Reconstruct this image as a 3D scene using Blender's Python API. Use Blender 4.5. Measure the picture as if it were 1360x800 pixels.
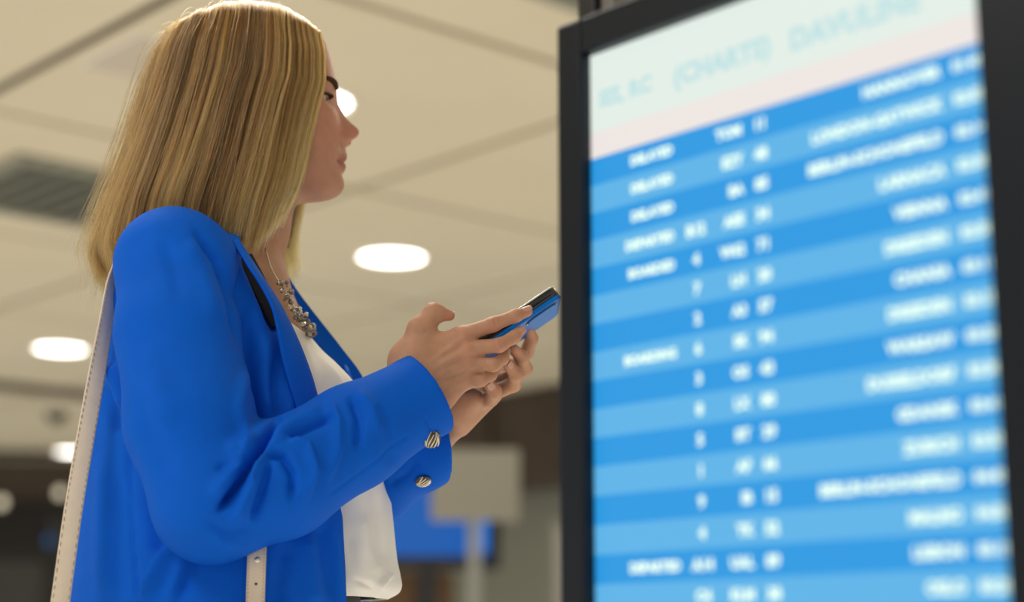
import bpy, bmesh, math, random
import numpy as np
from mathutils import Vector, Matrix, Euler

# ------------------------------------------------------------------ camera, world, lights, exposure
F = 2300.0                                   # focal length in pixels of the 1360 wide frame
PITCH = math.atan(476 / F)
SP, CP = math.sin(PITCH), math.cos(PITCH)
CAM = np.array([0.0, 0.0, 0.88])
scene = bpy.context.scene
for o in list(bpy.data.objects):
    bpy.data.objects.remove(o)
cam_d = bpy.data.cameras.new('camera')
cam_d.sensor_width = 36.0
cam_d.lens = 36.0 * F / 1360
cam_d.clip_start = 0.05
cam_d.clip_end = 200
cam_d.dof.use_dof = True
cam_d.dof.focus_distance = 1.90
cam_d.dof.aperture_fstop = 2.3
cam = bpy.data.objects.new('camera', cam_d)
scene.collection.objects.link(cam)
cam.location = CAM
cam.rotation_euler = (math.pi / 2 + PITCH, 0, 0)
scene.camera = cam

world = bpy.data.worlds.new('world')
scene.world = world
world.use_nodes = True
bgn = world.node_tree.nodes['Background']
bgn.inputs[0].default_value = (1.0, 0.95, 0.87, 1)
bgn.inputs[1].default_value = 0.56

def area(name, loc, target, sx, sy, power, col):
    d = bpy.data.lights.new(name, 'AREA')
    d.shape = 'RECTANGLE'
    d.size, d.size_y, d.energy, d.color = sx, sy, power, col
    o = bpy.data.objects.new(name, d)
    scene.collection.objects.link(o)
    o.location = loc
    o.rotation_euler = (Vector(target) - Vector(loc)).to_track_quat('-Z', 'Y').to_euler()
    return o
area('hall_light_above', (-0.6, 2.7, 2.93), (-0.35, 2.05, 1.4), 1.0, 0.8, 46, (1.0, 0.96, 0.88))
area('added_key_light', (-1.5, 0.7, 2.92), (-0.3, 1.9, 1.2), 0.9, 0.9, 34, (1.0, 0.97, 0.92))  # added unseen key, gives the sleeve and shoulder their shading
area('hall_light_row', (0.6, 4.4, 2.90), (-0.2, 2.0, 1.4), 1.6, 0.8, 13, (1.0, 0.94, 0.84))
area('added_bounce_fill', (0.0, 9.0, 0.04), (0.0, 9.001, 3.0), 18.0, 20.0, 780, (1.0, 0.97, 0.90))  # added unseen uplight, stands in for light bounced off the floor

scene.view_settings.view_transform = 'Standard'
scene.view_settings.look = 'None'
scene.view_settings.gamma = 1.0
scene.view_settings.use_curve_mapping = False
scene.view_settings.exposure = 0.0

# ------------------------------------------------------------------ measuring helpers
def ray(x, y):
    u, v = (x - 680) / F, (400 - y) / F
    return np.array([u, CP - v * SP, SP + v * CP])
def P(x, y, Y):                              # the point at world depth Y seen at photograph pixel (x, y)
    r = ray(x, y)
    return CAM + r * (Y / r[1])
def proj(V):
    q = np.asarray(V, float) - CAM
    d = q[..., 1] * CP + q[..., 2] * SP
    up = -q[..., 1] * SP + q[..., 2] * CP
    return np.stack([680 + F * q[..., 0] / d, 400 - F * up / d], -1)
def srgb(r, g, b):
    f = lambda c: (c / 255 / 12.92) if c / 255 <= 0.04045 else ((c / 255 + 0.055) / 1.055) ** 2.4
    return (f(r), f(g), f(b), 1.0)

# ------------------------------------------------------------------ materials
def mat(name, col, rough=0.6, metal=0.0, noise=0.0, nscale=20.0, bump=0.0, bscale=300.0, emit=0.0, spec=0.5, coat=0.0, sheen=0.0, sss=0.0, attr=None):
    m = bpy.data.materials.new(name)
    m.use_nodes = True
    nt = m.node_tree
    b = nt.nodes['Principled BSDF']
    b.inputs['Roughness'].default_value = rough
    b.inputs['Metallic'].default_value = metal
    b.inputs['Specular IOR Level'].default_value = spec
    b.inputs['Coat Weight'].default_value = coat
    b.inputs['Sheen Weight'].default_value = sheen
    b.inputs['Base Color'].default_value = col
    tc = nt.nodes.new('ShaderNodeTexCoord')
    src = None
    if attr:
        a = nt.nodes.new('ShaderNodeVertexColor')
        a.layer_name = attr
        src = a.outputs['Color']
        nt.links.new(src, b.inputs['Base Color'])
    if noise > 0:
        n = nt.nodes.new('ShaderNodeTexNoise')
        n.inputs['Scale'].default_value = nscale
        n.inputs['Detail'].default_value = 4
        nt.links.new(tc.outputs['Object'], n.inputs['Vector'])
        r = nt.nodes.new('ShaderNodeMapRange')
        r.inputs[1].default_value, r.inputs[2].default_value = 0.25, 0.75
        r.inputs[3].default_value, r.inputs[4].default_value = 1 - noise, 1 + noise
        nt.links.new(n.outputs[0], r.inputs[0])
        mx = nt.nodes.new('ShaderNodeMix')
        mx.data_type, mx.blend_type = 'RGBA', 'MULTIPLY'
        mx.inputs[0].default_value = 1
        mx.inputs[6].default_value = col
        if src: nt.links.new(src, mx.inputs[6])
        nt.links.new(r.outputs[0], mx.inputs[7])
        nt.links.new(mx.outputs[2], b.inputs['Base Color'])
    if bump > 0:
        n = nt.nodes.new('ShaderNodeTexNoise')
        n.inputs['Scale'].default_value = bscale
        n.inputs['Detail'].default_value = 3
        nt.links.new(tc.outputs['Object'], n.inputs['Vector'])
        bp = nt.nodes.new('ShaderNodeBump')
        bp.inputs['Strength'].default_value = bump
        bp.inputs['Distance'].default_value = 0.002
        nt.links.new(n.outputs[0], bp.inputs['Height'])
        nt.links.new(bp.outputs[0], b.inputs['Normal'])
    if emit > 0:
        b.inputs['Emission Color'].default_value = col
        b.inputs['Emission Strength'].default_value = emit
    if sss > 0:
        b.inputs['Subsurface Weight'].default_value = sss
        b.inputs['Subsurface Radius'].default_value = (1.0, 0.35, 0.2)
        b.inputs['Subsurface Scale'].default_value = 0.006
    return m
M = {}
M['ceiling'] = mat('ceiling paint', (0.64, 0.575, 0.425, 1), 0.75, noise=0.03, nscale=1.5)
M['joint'] = mat('ceiling joint', (0.22, 0.175, 0.10, 1), 0.8)
M['dark_joint'] = mat('dark ceiling joint', (0.075, 0.055, 0.03, 1), 0.8)
M['diffuser'] = mat('lamp diffuser', (1.0, 0.97, 0.9, 1), 0.5, emit=7.0)
M['trim'] = mat('lamp trim', (0.8, 0.77, 0.7, 1), 0.4)
M['floor'] = mat('floor tile', (0.50, 0.43, 0.32, 1), 0.35, noise=0.08, nscale=3)
M['wood'] = mat('dark wood', (0.050, 0.032, 0.020, 1), 0.5, noise=0.35, nscale=3)
M['dark'] = mat('dark wall', (0.016, 0.013, 0.011, 1), 0.6, noise=0.2)
M['greygreen'] = mat('grey green wall', (0.235, 0.24, 0.195, 1), 0.6, noise=0.05, nscale=1)
M['board'] = mat('grey board', (0.34, 0.33, 0.275, 1), 0.5)
M['black'] = mat('black plastic', (0.010, 0.010, 0.012, 1), 0.38, noise=0.05)
M['bezel'] = mat('black satin bezel', (0.008, 0.011, 0.017, 1), 0.35, spec=0.25)
M['vent'] = mat('vent grey', (0.25, 0.25, 0.19, 1), 0.5)
M['vent_dark'] = mat('vent dark', (0.13, 0.135, 0.10, 1), 0.35)
M['blue'] = mat('blue suiting', (0.0010, 0.108, 0.62, 1), 0.75, noise=0.04, nscale=40, bump=0.25, bscale=900, spec=0.12)
M['white'] = mat('ivory blouse', (0.88, 0.865, 0.81, 1), 0.55, bump=0.08, bscale=500, spec=0.3)
M['trousers'] = mat('black trousers', (0.008, 0.008, 0.014, 1), 0.7)
M['skin'] = mat('skin', (0.5, 0.3, 0.2, 1), 0.52, noise=0.09, nscale=70, bump=0.22, bscale=900, sss=0.18, spec=0.25, attr='skin')
M['nail'] = mat('nail', (0.52, 0.285, 0.20, 1), 0.25, coat=0.2)
M['brow'] = mat('brow hair', (0.055, 0.026, 0.012, 1), 0.8, spec=0.1)
M['lapel_shade'] = mat('dark lining', (0.004, 0.006, 0.014, 1), 0.7, spec=0.2)  # near-black colour painted in for the shade under the lapel
M['eyewhite'] = mat('eye white', (0.75, 0.72, 0.68, 1), 0.15)
M['iris'] = mat('iris', (0.06, 0.07, 0.05, 1), 0.1)
M['old_silver'] = mat('dark silver', (0.16, 0.13, 0.09, 1), 0.35, metal=1.0)
M['silver'] = mat('silver metal', (0.72, 0.66, 0.52, 1), 0.25, metal=1.0)
M['bead'] = mat('smoky bead', (0.30, 0.25, 0.21, 1), 0.18, metal=0.5)
M['leather'] = mat('cream leather', (0.75, 0.63, 0.475, 1), 0.5, noise=0.04, nscale=80, bump=0.12, bscale=400)
M['stitch'] = mat('stitch', (0.40, 0.29, 0.17, 1), 0.7)
M['phone_blue'] = mat('blue phone back', (0.003, 0.15, 0.56, 1), 0.30, spec=0.12)
M['phone_black'] = mat('black phone side', (0.008, 0.008, 0.010, 1), 0.12, coat=0.7)
M['phone_rim'] = mat('phone rim', (0.75, 0.72, 0.66, 1), 0.2, metal=0.9)
M['mono_blue'] = mat('far monitor picture', srgb(0, 94, 184), 0.4, emit=0.85)
M['mono_blue2'] = mat('far monitor bright picture', srgb(20, 130, 235), 0.4, emit=0.95)
M['orange'] = mat('tan timber', (0.16, 0.085, 0.035, 1), 0.6)
M['sblue_dark'] = mat('screen dark row', srgb(30, 152, 225), 0.3, emit=1.0)
M['sblue_light'] = mat('screen light row', srgb(90, 178, 231), 0.3, emit=1.0)
M['smint'] = mat('screen heading', srgb(225, 237, 229), 0.3, emit=1.0)
M['spink'] = mat('screen column band', srgb(236, 228, 224), 0.3, emit=1.0)
M['stext'] = mat('screen letters', srgb(224, 245, 226), 0.3, emit=1.3)
M['scyan'] = mat('screen heading letters', srgb(190, 224, 226), 0.3, emit=1.0)
for k in ('sblue_dark', 'sblue_light', 'smint', 'spink', 'stext', 'scyan', 'mono_blue', 'mono_blue2'):
    b = M[k].node_tree.nodes['Principled BSDF']
    c = list(b.inputs['Base Color'].default_value)
    b.inputs['Base Color'].default_value = (0.02, 0.02, 0.02, 1)
    b.inputs['Specular IOR Level'].default_value = 0.2

# ------------------------------------------------------------------ object helpers
def link(o, parent=None):
    scene.collection.objects.link(o)
    if parent is not None:
        o.parent = parent
        o.matrix_parent_inverse = Matrix.Translation(-Vector(parent.location)) if parent.parent is None else Matrix.Identity(4)
    return o
def mk(name, verts, faces, m, parent=None, smooth=True, mats=None, mi=None):
    me = bpy.data.meshes.new(name)
    verts = np.asarray(verts, dtype=np.float64)
    if isinstance(faces, np.ndarray):
        me.vertices.add(len(verts))
        me.vertices.foreach_set('co', verts.ravel())
        n = faces.shape[1]
        me.loops.add(faces.size)
        me.loops.foreach_set('vertex_index', faces.ravel().astype(np.int32))
        me.polygons.add(len(faces))
        me.polygons.foreach_set('loop_start', np.arange(0, faces.size, n, dtype=np.int32))
        me.update(calc_edges=True)
    else:
        me.from_pydata([tuple(v) for v in verts], [], [tuple(int(i) for i in f) for f in faces])
    for x in (mats or [m]):
        me.materials.append(x)
    me.polygons.foreach_set('use_smooth', [smooth] * len(me.polygons))
    if mi is not None:
        me.polygons.foreach_set('material_index', list(mi))
    me.validate()
    me.update()
    o = bpy.data.objects.new(name, me)
    return link(o, parent)
def from_bm(name, bm, m, parent=None, smooth=False):
    me = bpy.data.meshes.new(name)
    bmesh.ops.recalc_face_normals(bm, faces=bm.faces)
    bm.to_mesh(me)
    bm.free()
    me.materials.append(m)
    me.polygons.foreach_set('use_smooth', [smooth] * len(me.polygons))
    o = bpy.data.objects.new(name, me)
    return link(o, parent)
def empty(name, loc=(0, 0, 0)):
    o = bpy.data.objects.new(name, None)
    o.location = loc
    o.empty_display_size = 0.1
    scene.collection.objects.link(o)
    return o
def tag(o, label=None, cat=None, group=None, kind=None):
    if label: o['label'] = label
    if cat: o['category'] = cat
    if group: o['group'] = group
    if kind: o['kind'] = kind
    return o
def obox(c, ax, ay, az, bevel=0.0, seg=2):           # box from centre and three half-axis vectors
    bm = bmesh.new()
    bmesh.ops.create_cube(bm, size=2)
    T = Matrix((list(ax) + [0], list(ay) + [0], list(az) + [0], [0, 0, 0, 1])).transposed()
    if bevel > 0:
        L = [Vector(a).length for a in (ax, ay, az)]
        for v in bm.verts:
            v.co = Vector((v.co.x * L[0], v.co.y * L[1], v.co.z * L[2]))
        bmesh.ops.bevel(bm, geom=list(bm.edges), offset=bevel, segments=seg, affect='EDGES', profile=0.5)
        T = Matrix((list(Vector(ax).normalized()) + [0], list(Vector(ay).normalized()) + [0], list(Vector(az).normalized()) + [0], [0, 0, 0, 1])).transposed()
    bmesh.ops.transform(bm, matrix=Matrix.Translation(Vector(c)) @ T, verts=bm.verts)
    return bm
def grid(nu, nv, closed):                            # nu around, nv along; faces as index quads
    i, j = np.meshgrid(np.arange(nu if closed else nu - 1), np.arange(nv - 1), indexing='ij')
    i2 = (i + 1) % nu
    return np.stack([i * nv + j, i * nv + j + 1, i2 * nv + j + 1, i2 * nv + j], -1).reshape(-1, 4)
def catmull(pts, n):
    p = np.asarray(pts, float)
    p = np.vstack([2 * p[0] - p[1], p, 2 * p[-1] - p[-2]])
    m = len(p) - 3
    t = np.linspace(0, m - 1e-9, n)
    k = t.astype(int); f = (t - k)[:, None]
    a, b, c, d = p[k], p[k + 1], p[k + 2], p[k + 3]
    return 0.5 * (2 * b + (c - a) * f + (2 * a - 5 * b + 4 * c - d) * f ** 2 + (3 * b - a - 3 * c + d) * f ** 3)
def tube(path, r, n=8):
    path = np.asarray(path, float)
    rr = np.broadcast_to(np.asarray(r, float), (len(path),))
    T = np.gradient(path, axis=0)
    T /= np.linalg.norm(T, axis=1)[:, None] + 1e-12
    up = np.array([0.31, 0.2, 0.93])
    A = np.cross(T, up); A /= np.linalg.norm(A, axis=1)[:, None] + 1e-12
    B = np.cross(T, A)
    a = np.linspace(0, 2 * math.pi, n, endpoint=False)
    V = path[None] + rr[None, :, None] * (np.cos(a)[:, None, None] * A[None] + np.sin(a)[:, None, None] * B[None])
    V = V.reshape(-1, 3)
    fc = [tuple(f) for f in grid(n, len(path), True)]
    fc.append(tuple(i * len(path) for i in range(n)))
    fc.append(tuple(i * len(path) + len(path) - 1 for i in range(n))[::-1])
    return V, fc
def lerp_tab(x, xs, ys):
    return np.interp(x, xs, ys)

# ------------------------------------------------------------------ implicit surfaces (for the figure)
class Field:
    def __init__(s, lo, hi, h):
        s.lo = np.asarray(lo, float); s.h = h
        s.n = np.ceil((np.asarray(hi, float) - s.lo) / h).astype(int) + 1
        s.f = np.full(s.n, 0.05, np.float32)
    def sub(s, lo, hi):
        a = np.clip(np.floor((np.asarray(lo) - s.lo) / s.h).astype(int), 0, s.n - 1)
        b = np.clip(np.ceil((np.asarray(hi) - s.lo) / s.h).astype(int) + 1, 1, s.n)
        sl = tuple(slice(x, y) for x, y in zip(a, b))
        X = [(s.lo[k] + s.h * np.arange(a[k], b[k])).astype(np.float32) for k in range(3)]
        return sl, X[0][:, None, None], X[1][None, :, None], X[2][None, None, :]
    def join(s, sl, d, k, op='u'):
        a = s.f[sl]
        if op == 'u':
            h = np.maximum(k - np.abs(a - d), 0) / k if k > 0 else 0
            s.f[sl] = np.minimum(a, d) - h * h * k * 0.25
        else:
            d = -d
            h = np.maximum(k - np.abs(a - d), 0) / k if k > 0 else 0
            s.f[sl] = np.maximum(a, d) + h * h * k * 0.25
    def cone(s, p, q, r1, r2, k=0.008, op='u'):
        p, q = np.asarray(p, float), np.asarray(q, float)
        R = max(r1, r2) + k + 0.012
        sl, X, Y, Z = s.sub(np.minimum(p, q) - R, np.maximum(p, q) + R)
        d = q - p; L2 = float(d @ d) + 1e-12
        t = np.clip(((X - p[0]) * d[0] + (Y - p[1]) * d[1] + (Z - p[2]) * d[2]) / L2, 0, 1)
        dist = np.sqrt((X - p[0] - t * d[0]) ** 2 + (Y - p[1] - t * d[1]) ** 2 + (Z - p[2] - t * d[2]) ** 2) - (r1 + t * (r2 - r1))
        s.join(sl, dist, k, op)
    def chain(s, pts, rs, k=0.008, k0=None):
        for i in range(len(pts) - 1):
            s.cone(pts[i], pts[i + 1], rs[i], rs[i + 1], k0 if (k0 and i == 0) else k)
    def ell(s, c, axes, rad, k=0.01, op='u'):
        c = np.asarray(c, float); A = np.asarray(axes, float); rad = np.asarray(rad, float)
        R = rad.max() + k + 0.012
        sl, X, Y, Z = s.sub(c - R, c + R)
        q = [((X - c[0]) * a[0] + (Y - c[1]) * a[1] + (Z - c[2]) * a[2]) for a in A]
        k0 = np.sqrt(sum((qi / ri) ** 2 for qi, ri in zip(q, rad)))
        k1 = np.sqrt(sum((qi / ri ** 2) ** 2 for qi, ri in zip(q, rad))) + 1e-6
        s.join(sl, k0 * (k0 - 1) / k1, k, op)
    def cut(s, p, n, lo=None, hi=None):
        sl, X, Y, Z = s.sub(lo if lo is not None else s.lo, hi if hi is not None else s.lo + s.h * s.n)
        d = (X - p[0]) * n[0] + (Y - p[1]) * n[1] + (Z - p[2]) * n[2]
        s.f[sl] = np.maximum(s.f[sl], d)
    def surface(s):
        f = s.f
        ins = f < 0
        c = np.zeros(np.array(f.shape) - 1, np.uint8)
        for dx in (0, 1):
            for dy in (0, 1):
                for dz in (0, 1):
                    c += ins[dx:f.shape[0] - 1 + dx, dy:f.shape[1] - 1 + dy, dz:f.shape[2] - 1 + dz]
        I = np.argwhere((c > 0) & (c < 8))
        idx = np.full(c.shape, -1, np.int32)
        idx[I[:, 0], I[:, 1], I[:, 2]] = np.arange(len(I))
        acc = np.zeros((len(I), 3)); cnt = np.zeros(len(I))
        cor = [(0, 0, 0), (1, 0, 0), (0, 1, 0), (1, 1, 0), (0, 0, 1), (1, 0, 1), (0, 1, 1), (1, 1, 1)]
        val = [f[I[:, 0] + a, I[:, 1] + b, I[:, 2] + d_] for a, b, d_ in cor]
        for a in range(8):
            for b in range(a + 1, 8):
                if sum(abs(x - y) for x, y in zip(cor[a], cor[b])) != 1: continue
                m = (val[a] < 0) != (val[b] < 0)
                t = np.where(m, val[a] / np.where(m, val[a] - val[b], 1), 0)
                pt = np.array(cor[a])[None] + t[:, None] * (np.array(cor[b]) - np.array(cor[a]))[None]
                acc += np.where(m[:, None], pt, 0); cnt += m
        V = s.lo + s.h * (I + acc / cnt[:, None])
        Q = []
        for ax in range(3):
            o1, o2 = [(1, 2), (2, 0), (0, 1)][ax]
            a = [slice(None)] * 3; b = [slice(None)] * 3
            a[ax] = slice(0, -1); b[ax] = slice(1, None)
            E = np.argwhere(ins[tuple(a)] != ins[tuple(b)])
            ok = (E[:, o1] > 0) & (E[:, o2] > 0) & (E[:, o1] < f.shape[o1] - 1) & (E[:, o2] < f.shape[o2] - 1)
            E = E[ok]
            def at(d1, d2):
                e = E.copy(); e[:, o1] -= d1; e[:, o2] -= d2
                return idx[e[:, 0], e[:, 1], e[:, 2]]
            q = np.stack([at(1, 1), at(0, 1), at(0, 0), at(1, 0)], -1)
            flip = ~ins[E[:, 0], E[:, 1], E[:, 2]]
            q[flip] = q[flip][:, ::-1]
            Q.append(q)
        return V, np.vstack(Q)
def vnormals(V, Fc):
    a = V[Fc[:, 2]] - V[Fc[:, 0]]; b = V[Fc[:, 3]] - V[Fc[:, 1]]
    n = np.cross(a, b)
    N = np.zeros_like(V)
    for k in range(4):
        np.add.at(N, Fc[:, k], n)
    return N / (np.linalg.norm(N, axis=1)[:, None] + 1e-12)
def smooth_mesh(V, Fc, it=2, lam=0.5):
    for _ in range(it):
        S = np.zeros_like(V); c = np.zeros(len(V))
        for k in range(4):
            a, b = Fc[:, k], Fc[:, (k + 1) % 4]
            np.add.at(S, a, V[b]); np.add.at(S, b, V[a])
            np.add.at(c, a, 1); np.add.at(c, b, 1)
        V = V + lam * (S / np.maximum(c, 1)[:, None] - V)
    return V
def seg_dist(Q, pl):                                 # distance of 2D points to a polyline, and the side sign
    pl = np.asarray(pl, float)
    best = np.full(len(Q), 1e9); sg = np.ones(len(Q)); al = np.zeros(len(Q))
    n = len(pl) - 1
    for i in range(n):
        a, b = pl[i], pl[i + 1]
        d = b - a; L = d @ d
        t0 = ((Q - a) @ d) / L
        t = np.clip(t0, 0, 1)
        w = Q - a - t[:, None] * d
        dd = np.hypot(w[:, 0], w[:, 1])
        m = dd < best
        best[m] = dd[m]
        sg[m] = np.sign(d[0] * w[m, 1] - d[1] * w[m, 0])
        al[m] = (i + t[m]) / n
    return best, sg, al
def folds(V, N, items, face=True):
    """cloth folds: each is a polyline on the cloth with a half-width in px and a height in m; 'step' folds overlap to one side"""
    q = proj(V)
    view = CAM - V
    view /= np.linalg.norm(view, axis=1)[:, None]
    w = np.clip((N * view).sum(1) * 3 + 0.25, 0, 1) if face else np.ones(len(V))
    D = np.zeros(len(V))
    for it in items:
        pl, wd, h = it[0], it[1], it[2]
        d, sg, al = seg_dist(q, pl)
        end = np.clip(np.minimum(al, 1 - al) * 5 + 0.1, 0, 1)
        if len(it) > 3 and it[3] == 'step':          # soft on one side, sharp on the other
            x = d * sg
            prof = np.where(x > 0, np.exp(-(x / wd) ** 2), np.exp(-(x / (wd * 0.3)) ** 2))
            D += h * prof * end
        elif len(it) > 3 and it[3] == 'seam':
            D += h * np.exp(-(d / wd) ** 2)
        else:
            D += h * np.exp(-(d / wd) ** 2) * end
    return V + N * (D * w)[:, None]
# ================================================================== THE SETTING
TH = math.radians(41.7)
D2 = np.array([-math.sin(TH), math.cos(TH), 0])      # the ceiling grid's two directions
D1 = np.array([math.cos(TH), math.sin(TH), 0])
UZ = np.array([0, 0, 1.0])
CEIL = 2.98
def G(a, b, z=0.0):
    return a * D1 + b * D2 + np.array([0, 0, z])
PIT = 1.855
A0, B0 = 2.70, 4.33
NA = range(-3, 6)
NB = range(-3, 11)
joint_w = 0.05

# floor
tag(from_bm('floor', obox((0, 10.5, -0.05), (12, 0, 0), (0, 11.5, 0), (0, 0, 0.05)), M['floor']), kind='structure')
# ceiling: dark backing with every panel hung below it
ceil_o = tag(from_bm('ceiling', obox((0, 11.0, CEIL + 0.10), (12, 0, 0), (0, 11, 0), (0, 0, 0.04)), M['joint']), kind='structure')
pan = None
CASSETTE = [(0, 1), (0, -1)]
for i in NA:
    for j in NB:
        c = G(A0 + PIT * (i + 0.5), B0 + PIT * (j + 0.5), CEIL + 0.02)
        if c[1] < 0.2 or abs(c[0]) > 11 or c[1] > 21: continue
        if pan is None:
            pan = from_bm('ceiling_panel', obox((0, 0, 0), (PIT / 2 - 0.024) * D1, (PIT / 2 - 0.024) * D2, 0.02 * UZ, 0.006, 1), M['ceiling'])
            o = pan
        else:
            o = pan.copy(); scene.collection.objects.link(o)
        o.parent = ceil_o
        o.location = c
# the wide dark joint of the first row, as a recessed channel strip
from_bm('joint_strip', obox(G(A0, B0 + 4, CEIL + 0.012), 0.030 * D1, 8 * D2, 0.006 * UZ), M['dark_joint'], ceil_o)
# round lamps in every second panel
def lathe(prof, n=32):
    V = []; Fc = []
    a = np.linspace(0, 2 * math.pi, n, endpoint=False)
    for r, z in prof:
        V += [(r * math.cos(t), r * math.sin(t), z) for t in a]
    m = len(prof)
    for k in range(m - 1):
        for q in range(n):
            Fc.append((k * n + q, k * n + (q + 1) % n, (k + 1) * n + (q + 1) % n, (k + 1) * n + q))
    return V, Fc
def disc(r, z, n=32):
    return [(r * math.cos(t), r * math.sin(t), z) for t in np.linspace(0, 2 * math.pi, n, endpoint=False)], [tuple(range(n))[::-1]]
lamp_labels = {(0, 0): 'round white ceiling lamp glowing behind the nose and brow of the woman',
               (1, 1): 'round white ceiling lamp just right of the white blouse, above the raised hands',
               (2, 2): 'round white ceiling lamp half hidden behind the thumb and wrist',
               (1, 3): 'round white ceiling lamp left of the cream bag strap, highest on that side',
               (2, 6): 'small far round ceiling lamp cut off by the cream bag strap'}
first = None
for ij, lab in lamp_labels.items():
    i, j = ij
    c = G(A0 + PIT * (i + 0.5), B0 + PIT * (j + 0.5), CEIL)
    if ij == (2, 6): c = G(8.45, 16.3, CEIL)          # the far row is set off the grid
    r = empty('ceiling_lamp', c)
    if first is None:
        V, Fc = lathe([(0.195, 0.0), (0.195, -0.012), (0.185, -0.018), (0.172, -0.016), (0.170, -0.004)])
        t = mk('trim_ring', V, Fc, M['trim'])
        V, Fc = lathe([(0.170, -0.006), (0.15, -0.011), (0.09, -0.014), (0.02, -0.015), (0.0005, -0.015)])
        d = mk('diffuser', V, Fc, M['diffuser'])
        first = [t, d]
        for k in first: k.parent = r
    else:
        for ch in first:
            k = ch.copy(); scene.collection.objects.link(k); k.parent = r
    tag(r, lab, 'lamp', 'round ceiling lamps')
# air conditioning cassettes
for (i, j), lab in zip(CASSETTE, ('square grey recessed air vent in the ceiling left of the blond hair', 'square grey recessed air vent in the ceiling beside the display hanger')):
    c = G(A0 + PIT * (i + 0.5) - 0.03, B0 + PIT * (j + 0.5), CEIL)
    r = tag(empty('ceiling_vent', c), lab, 'vent', 'ceiling vents')
    bm = bmesh.new()
    s, w = 0.47, 0.07
    fr = []
    for sx, sy, hx, hy in ((0, s - w / 2, s, w / 2), (0, -s + w / 2, s, w / 2), (s - w / 2, 0, w / 2, s - w), (-s + w / 2, 0, w / 2, s - w)):
        b2 = obox(c + sx * D1 + sy * D2 - 0.012 * UZ, hx * D1, hy * D2, 0.012 * UZ)
        me = bpy.data.meshes.new('t'); b2.to_mesh(me); b2.free(); bm.from_mesh(me); bpy.data.meshes.remove(me)
    from_bm('frame', bm, M['vent'], r)
    from_bm('grille_panel', obox(c - 0.006 * UZ, (s - w) * D1, (s - w) * D2, 0.004 * UZ), M['vent_dark'], r)
    for k in range(7):
        q = -0.33 + 0.11 * k
        from_bm('slat', obox(c + q * D1 - 0.016 * UZ, 0.028 * D1 + 0.008 * UZ, (s - w - 0.01) * D2, 0.002 * UZ), M['vent_dark'], r)
# flush access hatch in the first panel
c = G(2.98, 5.25, CEIL)
r = tag(empty('access_hatch', c), 'flush pale grey access hatch in the ceiling panel above the blond hair', 'hatch')
from_bm('frame', obox(c - 0.002 * UZ, 0.20 * D1, 0.22 * D2, 0.003 * UZ), M['trim'], r)
from_bm('hatch_door', obox(c - 0.006 * UZ, 0.185 * D1, 0.205 * D2, 0.003 * UZ), mat('hatch paint', (0.52, 0.46, 0.37, 1), 0.6), r)

# bulkhead of dark wood on the right, running along the grid, and the walls behind
def wallbox(name, p, q, thick, z0, z1, m, kind='structure'):
    p, q = np.array([p[0], p[1], 0.0]), np.array([q[0], q[1], 0.0])
    d = (q - p) / 2; n = np.array([-d[1], d[0], 0]); n = n / np.linalg.norm(n) * thick / 2
    o = from_bm(name, obox((p + q) / 2 + n + (z0 + z1) / 2 * UZ, d, n, (z1 - z0) / 2 * UZ), m)
    if kind: tag(o, kind=kind)
    return o
e1 = G(9.15, 3.0); e2 = G(9.15, 13.2)
bulk = wallbox('trim_1', e2, e1, 0.4, 2.22, CEIL + 0.06, M['wood'])
for k in range(8):
    a = 3.6 + k * 1.25
    from_bm('panel', obox(G(9.13, a, 2.60), 0.02 * D1, 0.60 * D2, 0.36 * UZ, 0.01, 1), M['wood'], bulk)
wallbox('wall_right', G(9.75, 14), G(9.75, 1), 0.2, 0, 2.4, M['greygreen'])
wallbox('wall_back', G(14.5, 20), G(6.2, 20), 0.3, 0, CEIL + 0.1, M['dark'])
wallbox('wall_far', (-10.5, 19.3), (-0.4, 19.3), 0.3, 0, CEIL + 0.1, M['dark'])
tag(from_bm('trim_2', obox(P(40, 640, 18.0), (4, 0, 0), (0, 0.35, 0), (0, 0, 0.17)), M['wood']), kind='structure')
# step in the ceiling far left
tag(from_bm('trim_3', obox(P(50, 512, 13.5) + np.array([0, 0, 0.0]), 6 * D1, 0.10 * D2, 0.06 * UZ), M['dark_joint']), kind='structure')

# things far behind
def far_lamp(x, y, Y, r, lab):
    c = P(x, y, Y)
    t = tag(empty('wall_lamp', c), lab, 'lamp')
    V, Fc = lathe([(r * 1.2, 0.05), (r * 1.2, -0.03), (r, -0.03)], 20)
    R = np.array([[1, 0, 0], [0, 0, 1], [0, -1, 0]])
    V = np.array(V) @ np.array([[1, 0, 0], [0, 0, -1], [0, 1, 0]]) + c
    mk('housing', V, Fc, M['black'], t)
    V, Fc = lathe([(r, 0.02), (r * 0.7, 0.035), (0.001, 0.045)], 20)
    V = np.array(V) @ np.array([[1, 0, 0], [0, 0, -1], [0, 1, 0]]) + c
    mk('lens', V, Fc, mat('far lamp glow', (1.0, 0.9, 0.68, 1), 0.5, emit=0.7), t)
    return t
far_lamp(80, 655, 17.5, 0.055, 'small warm wall lamp glimmering left of the strap, the right one of the low pair')
far_lamp(2, 668, 17.5, 0.06, 'small warm wall lamp at the left edge of the picture')
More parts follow.
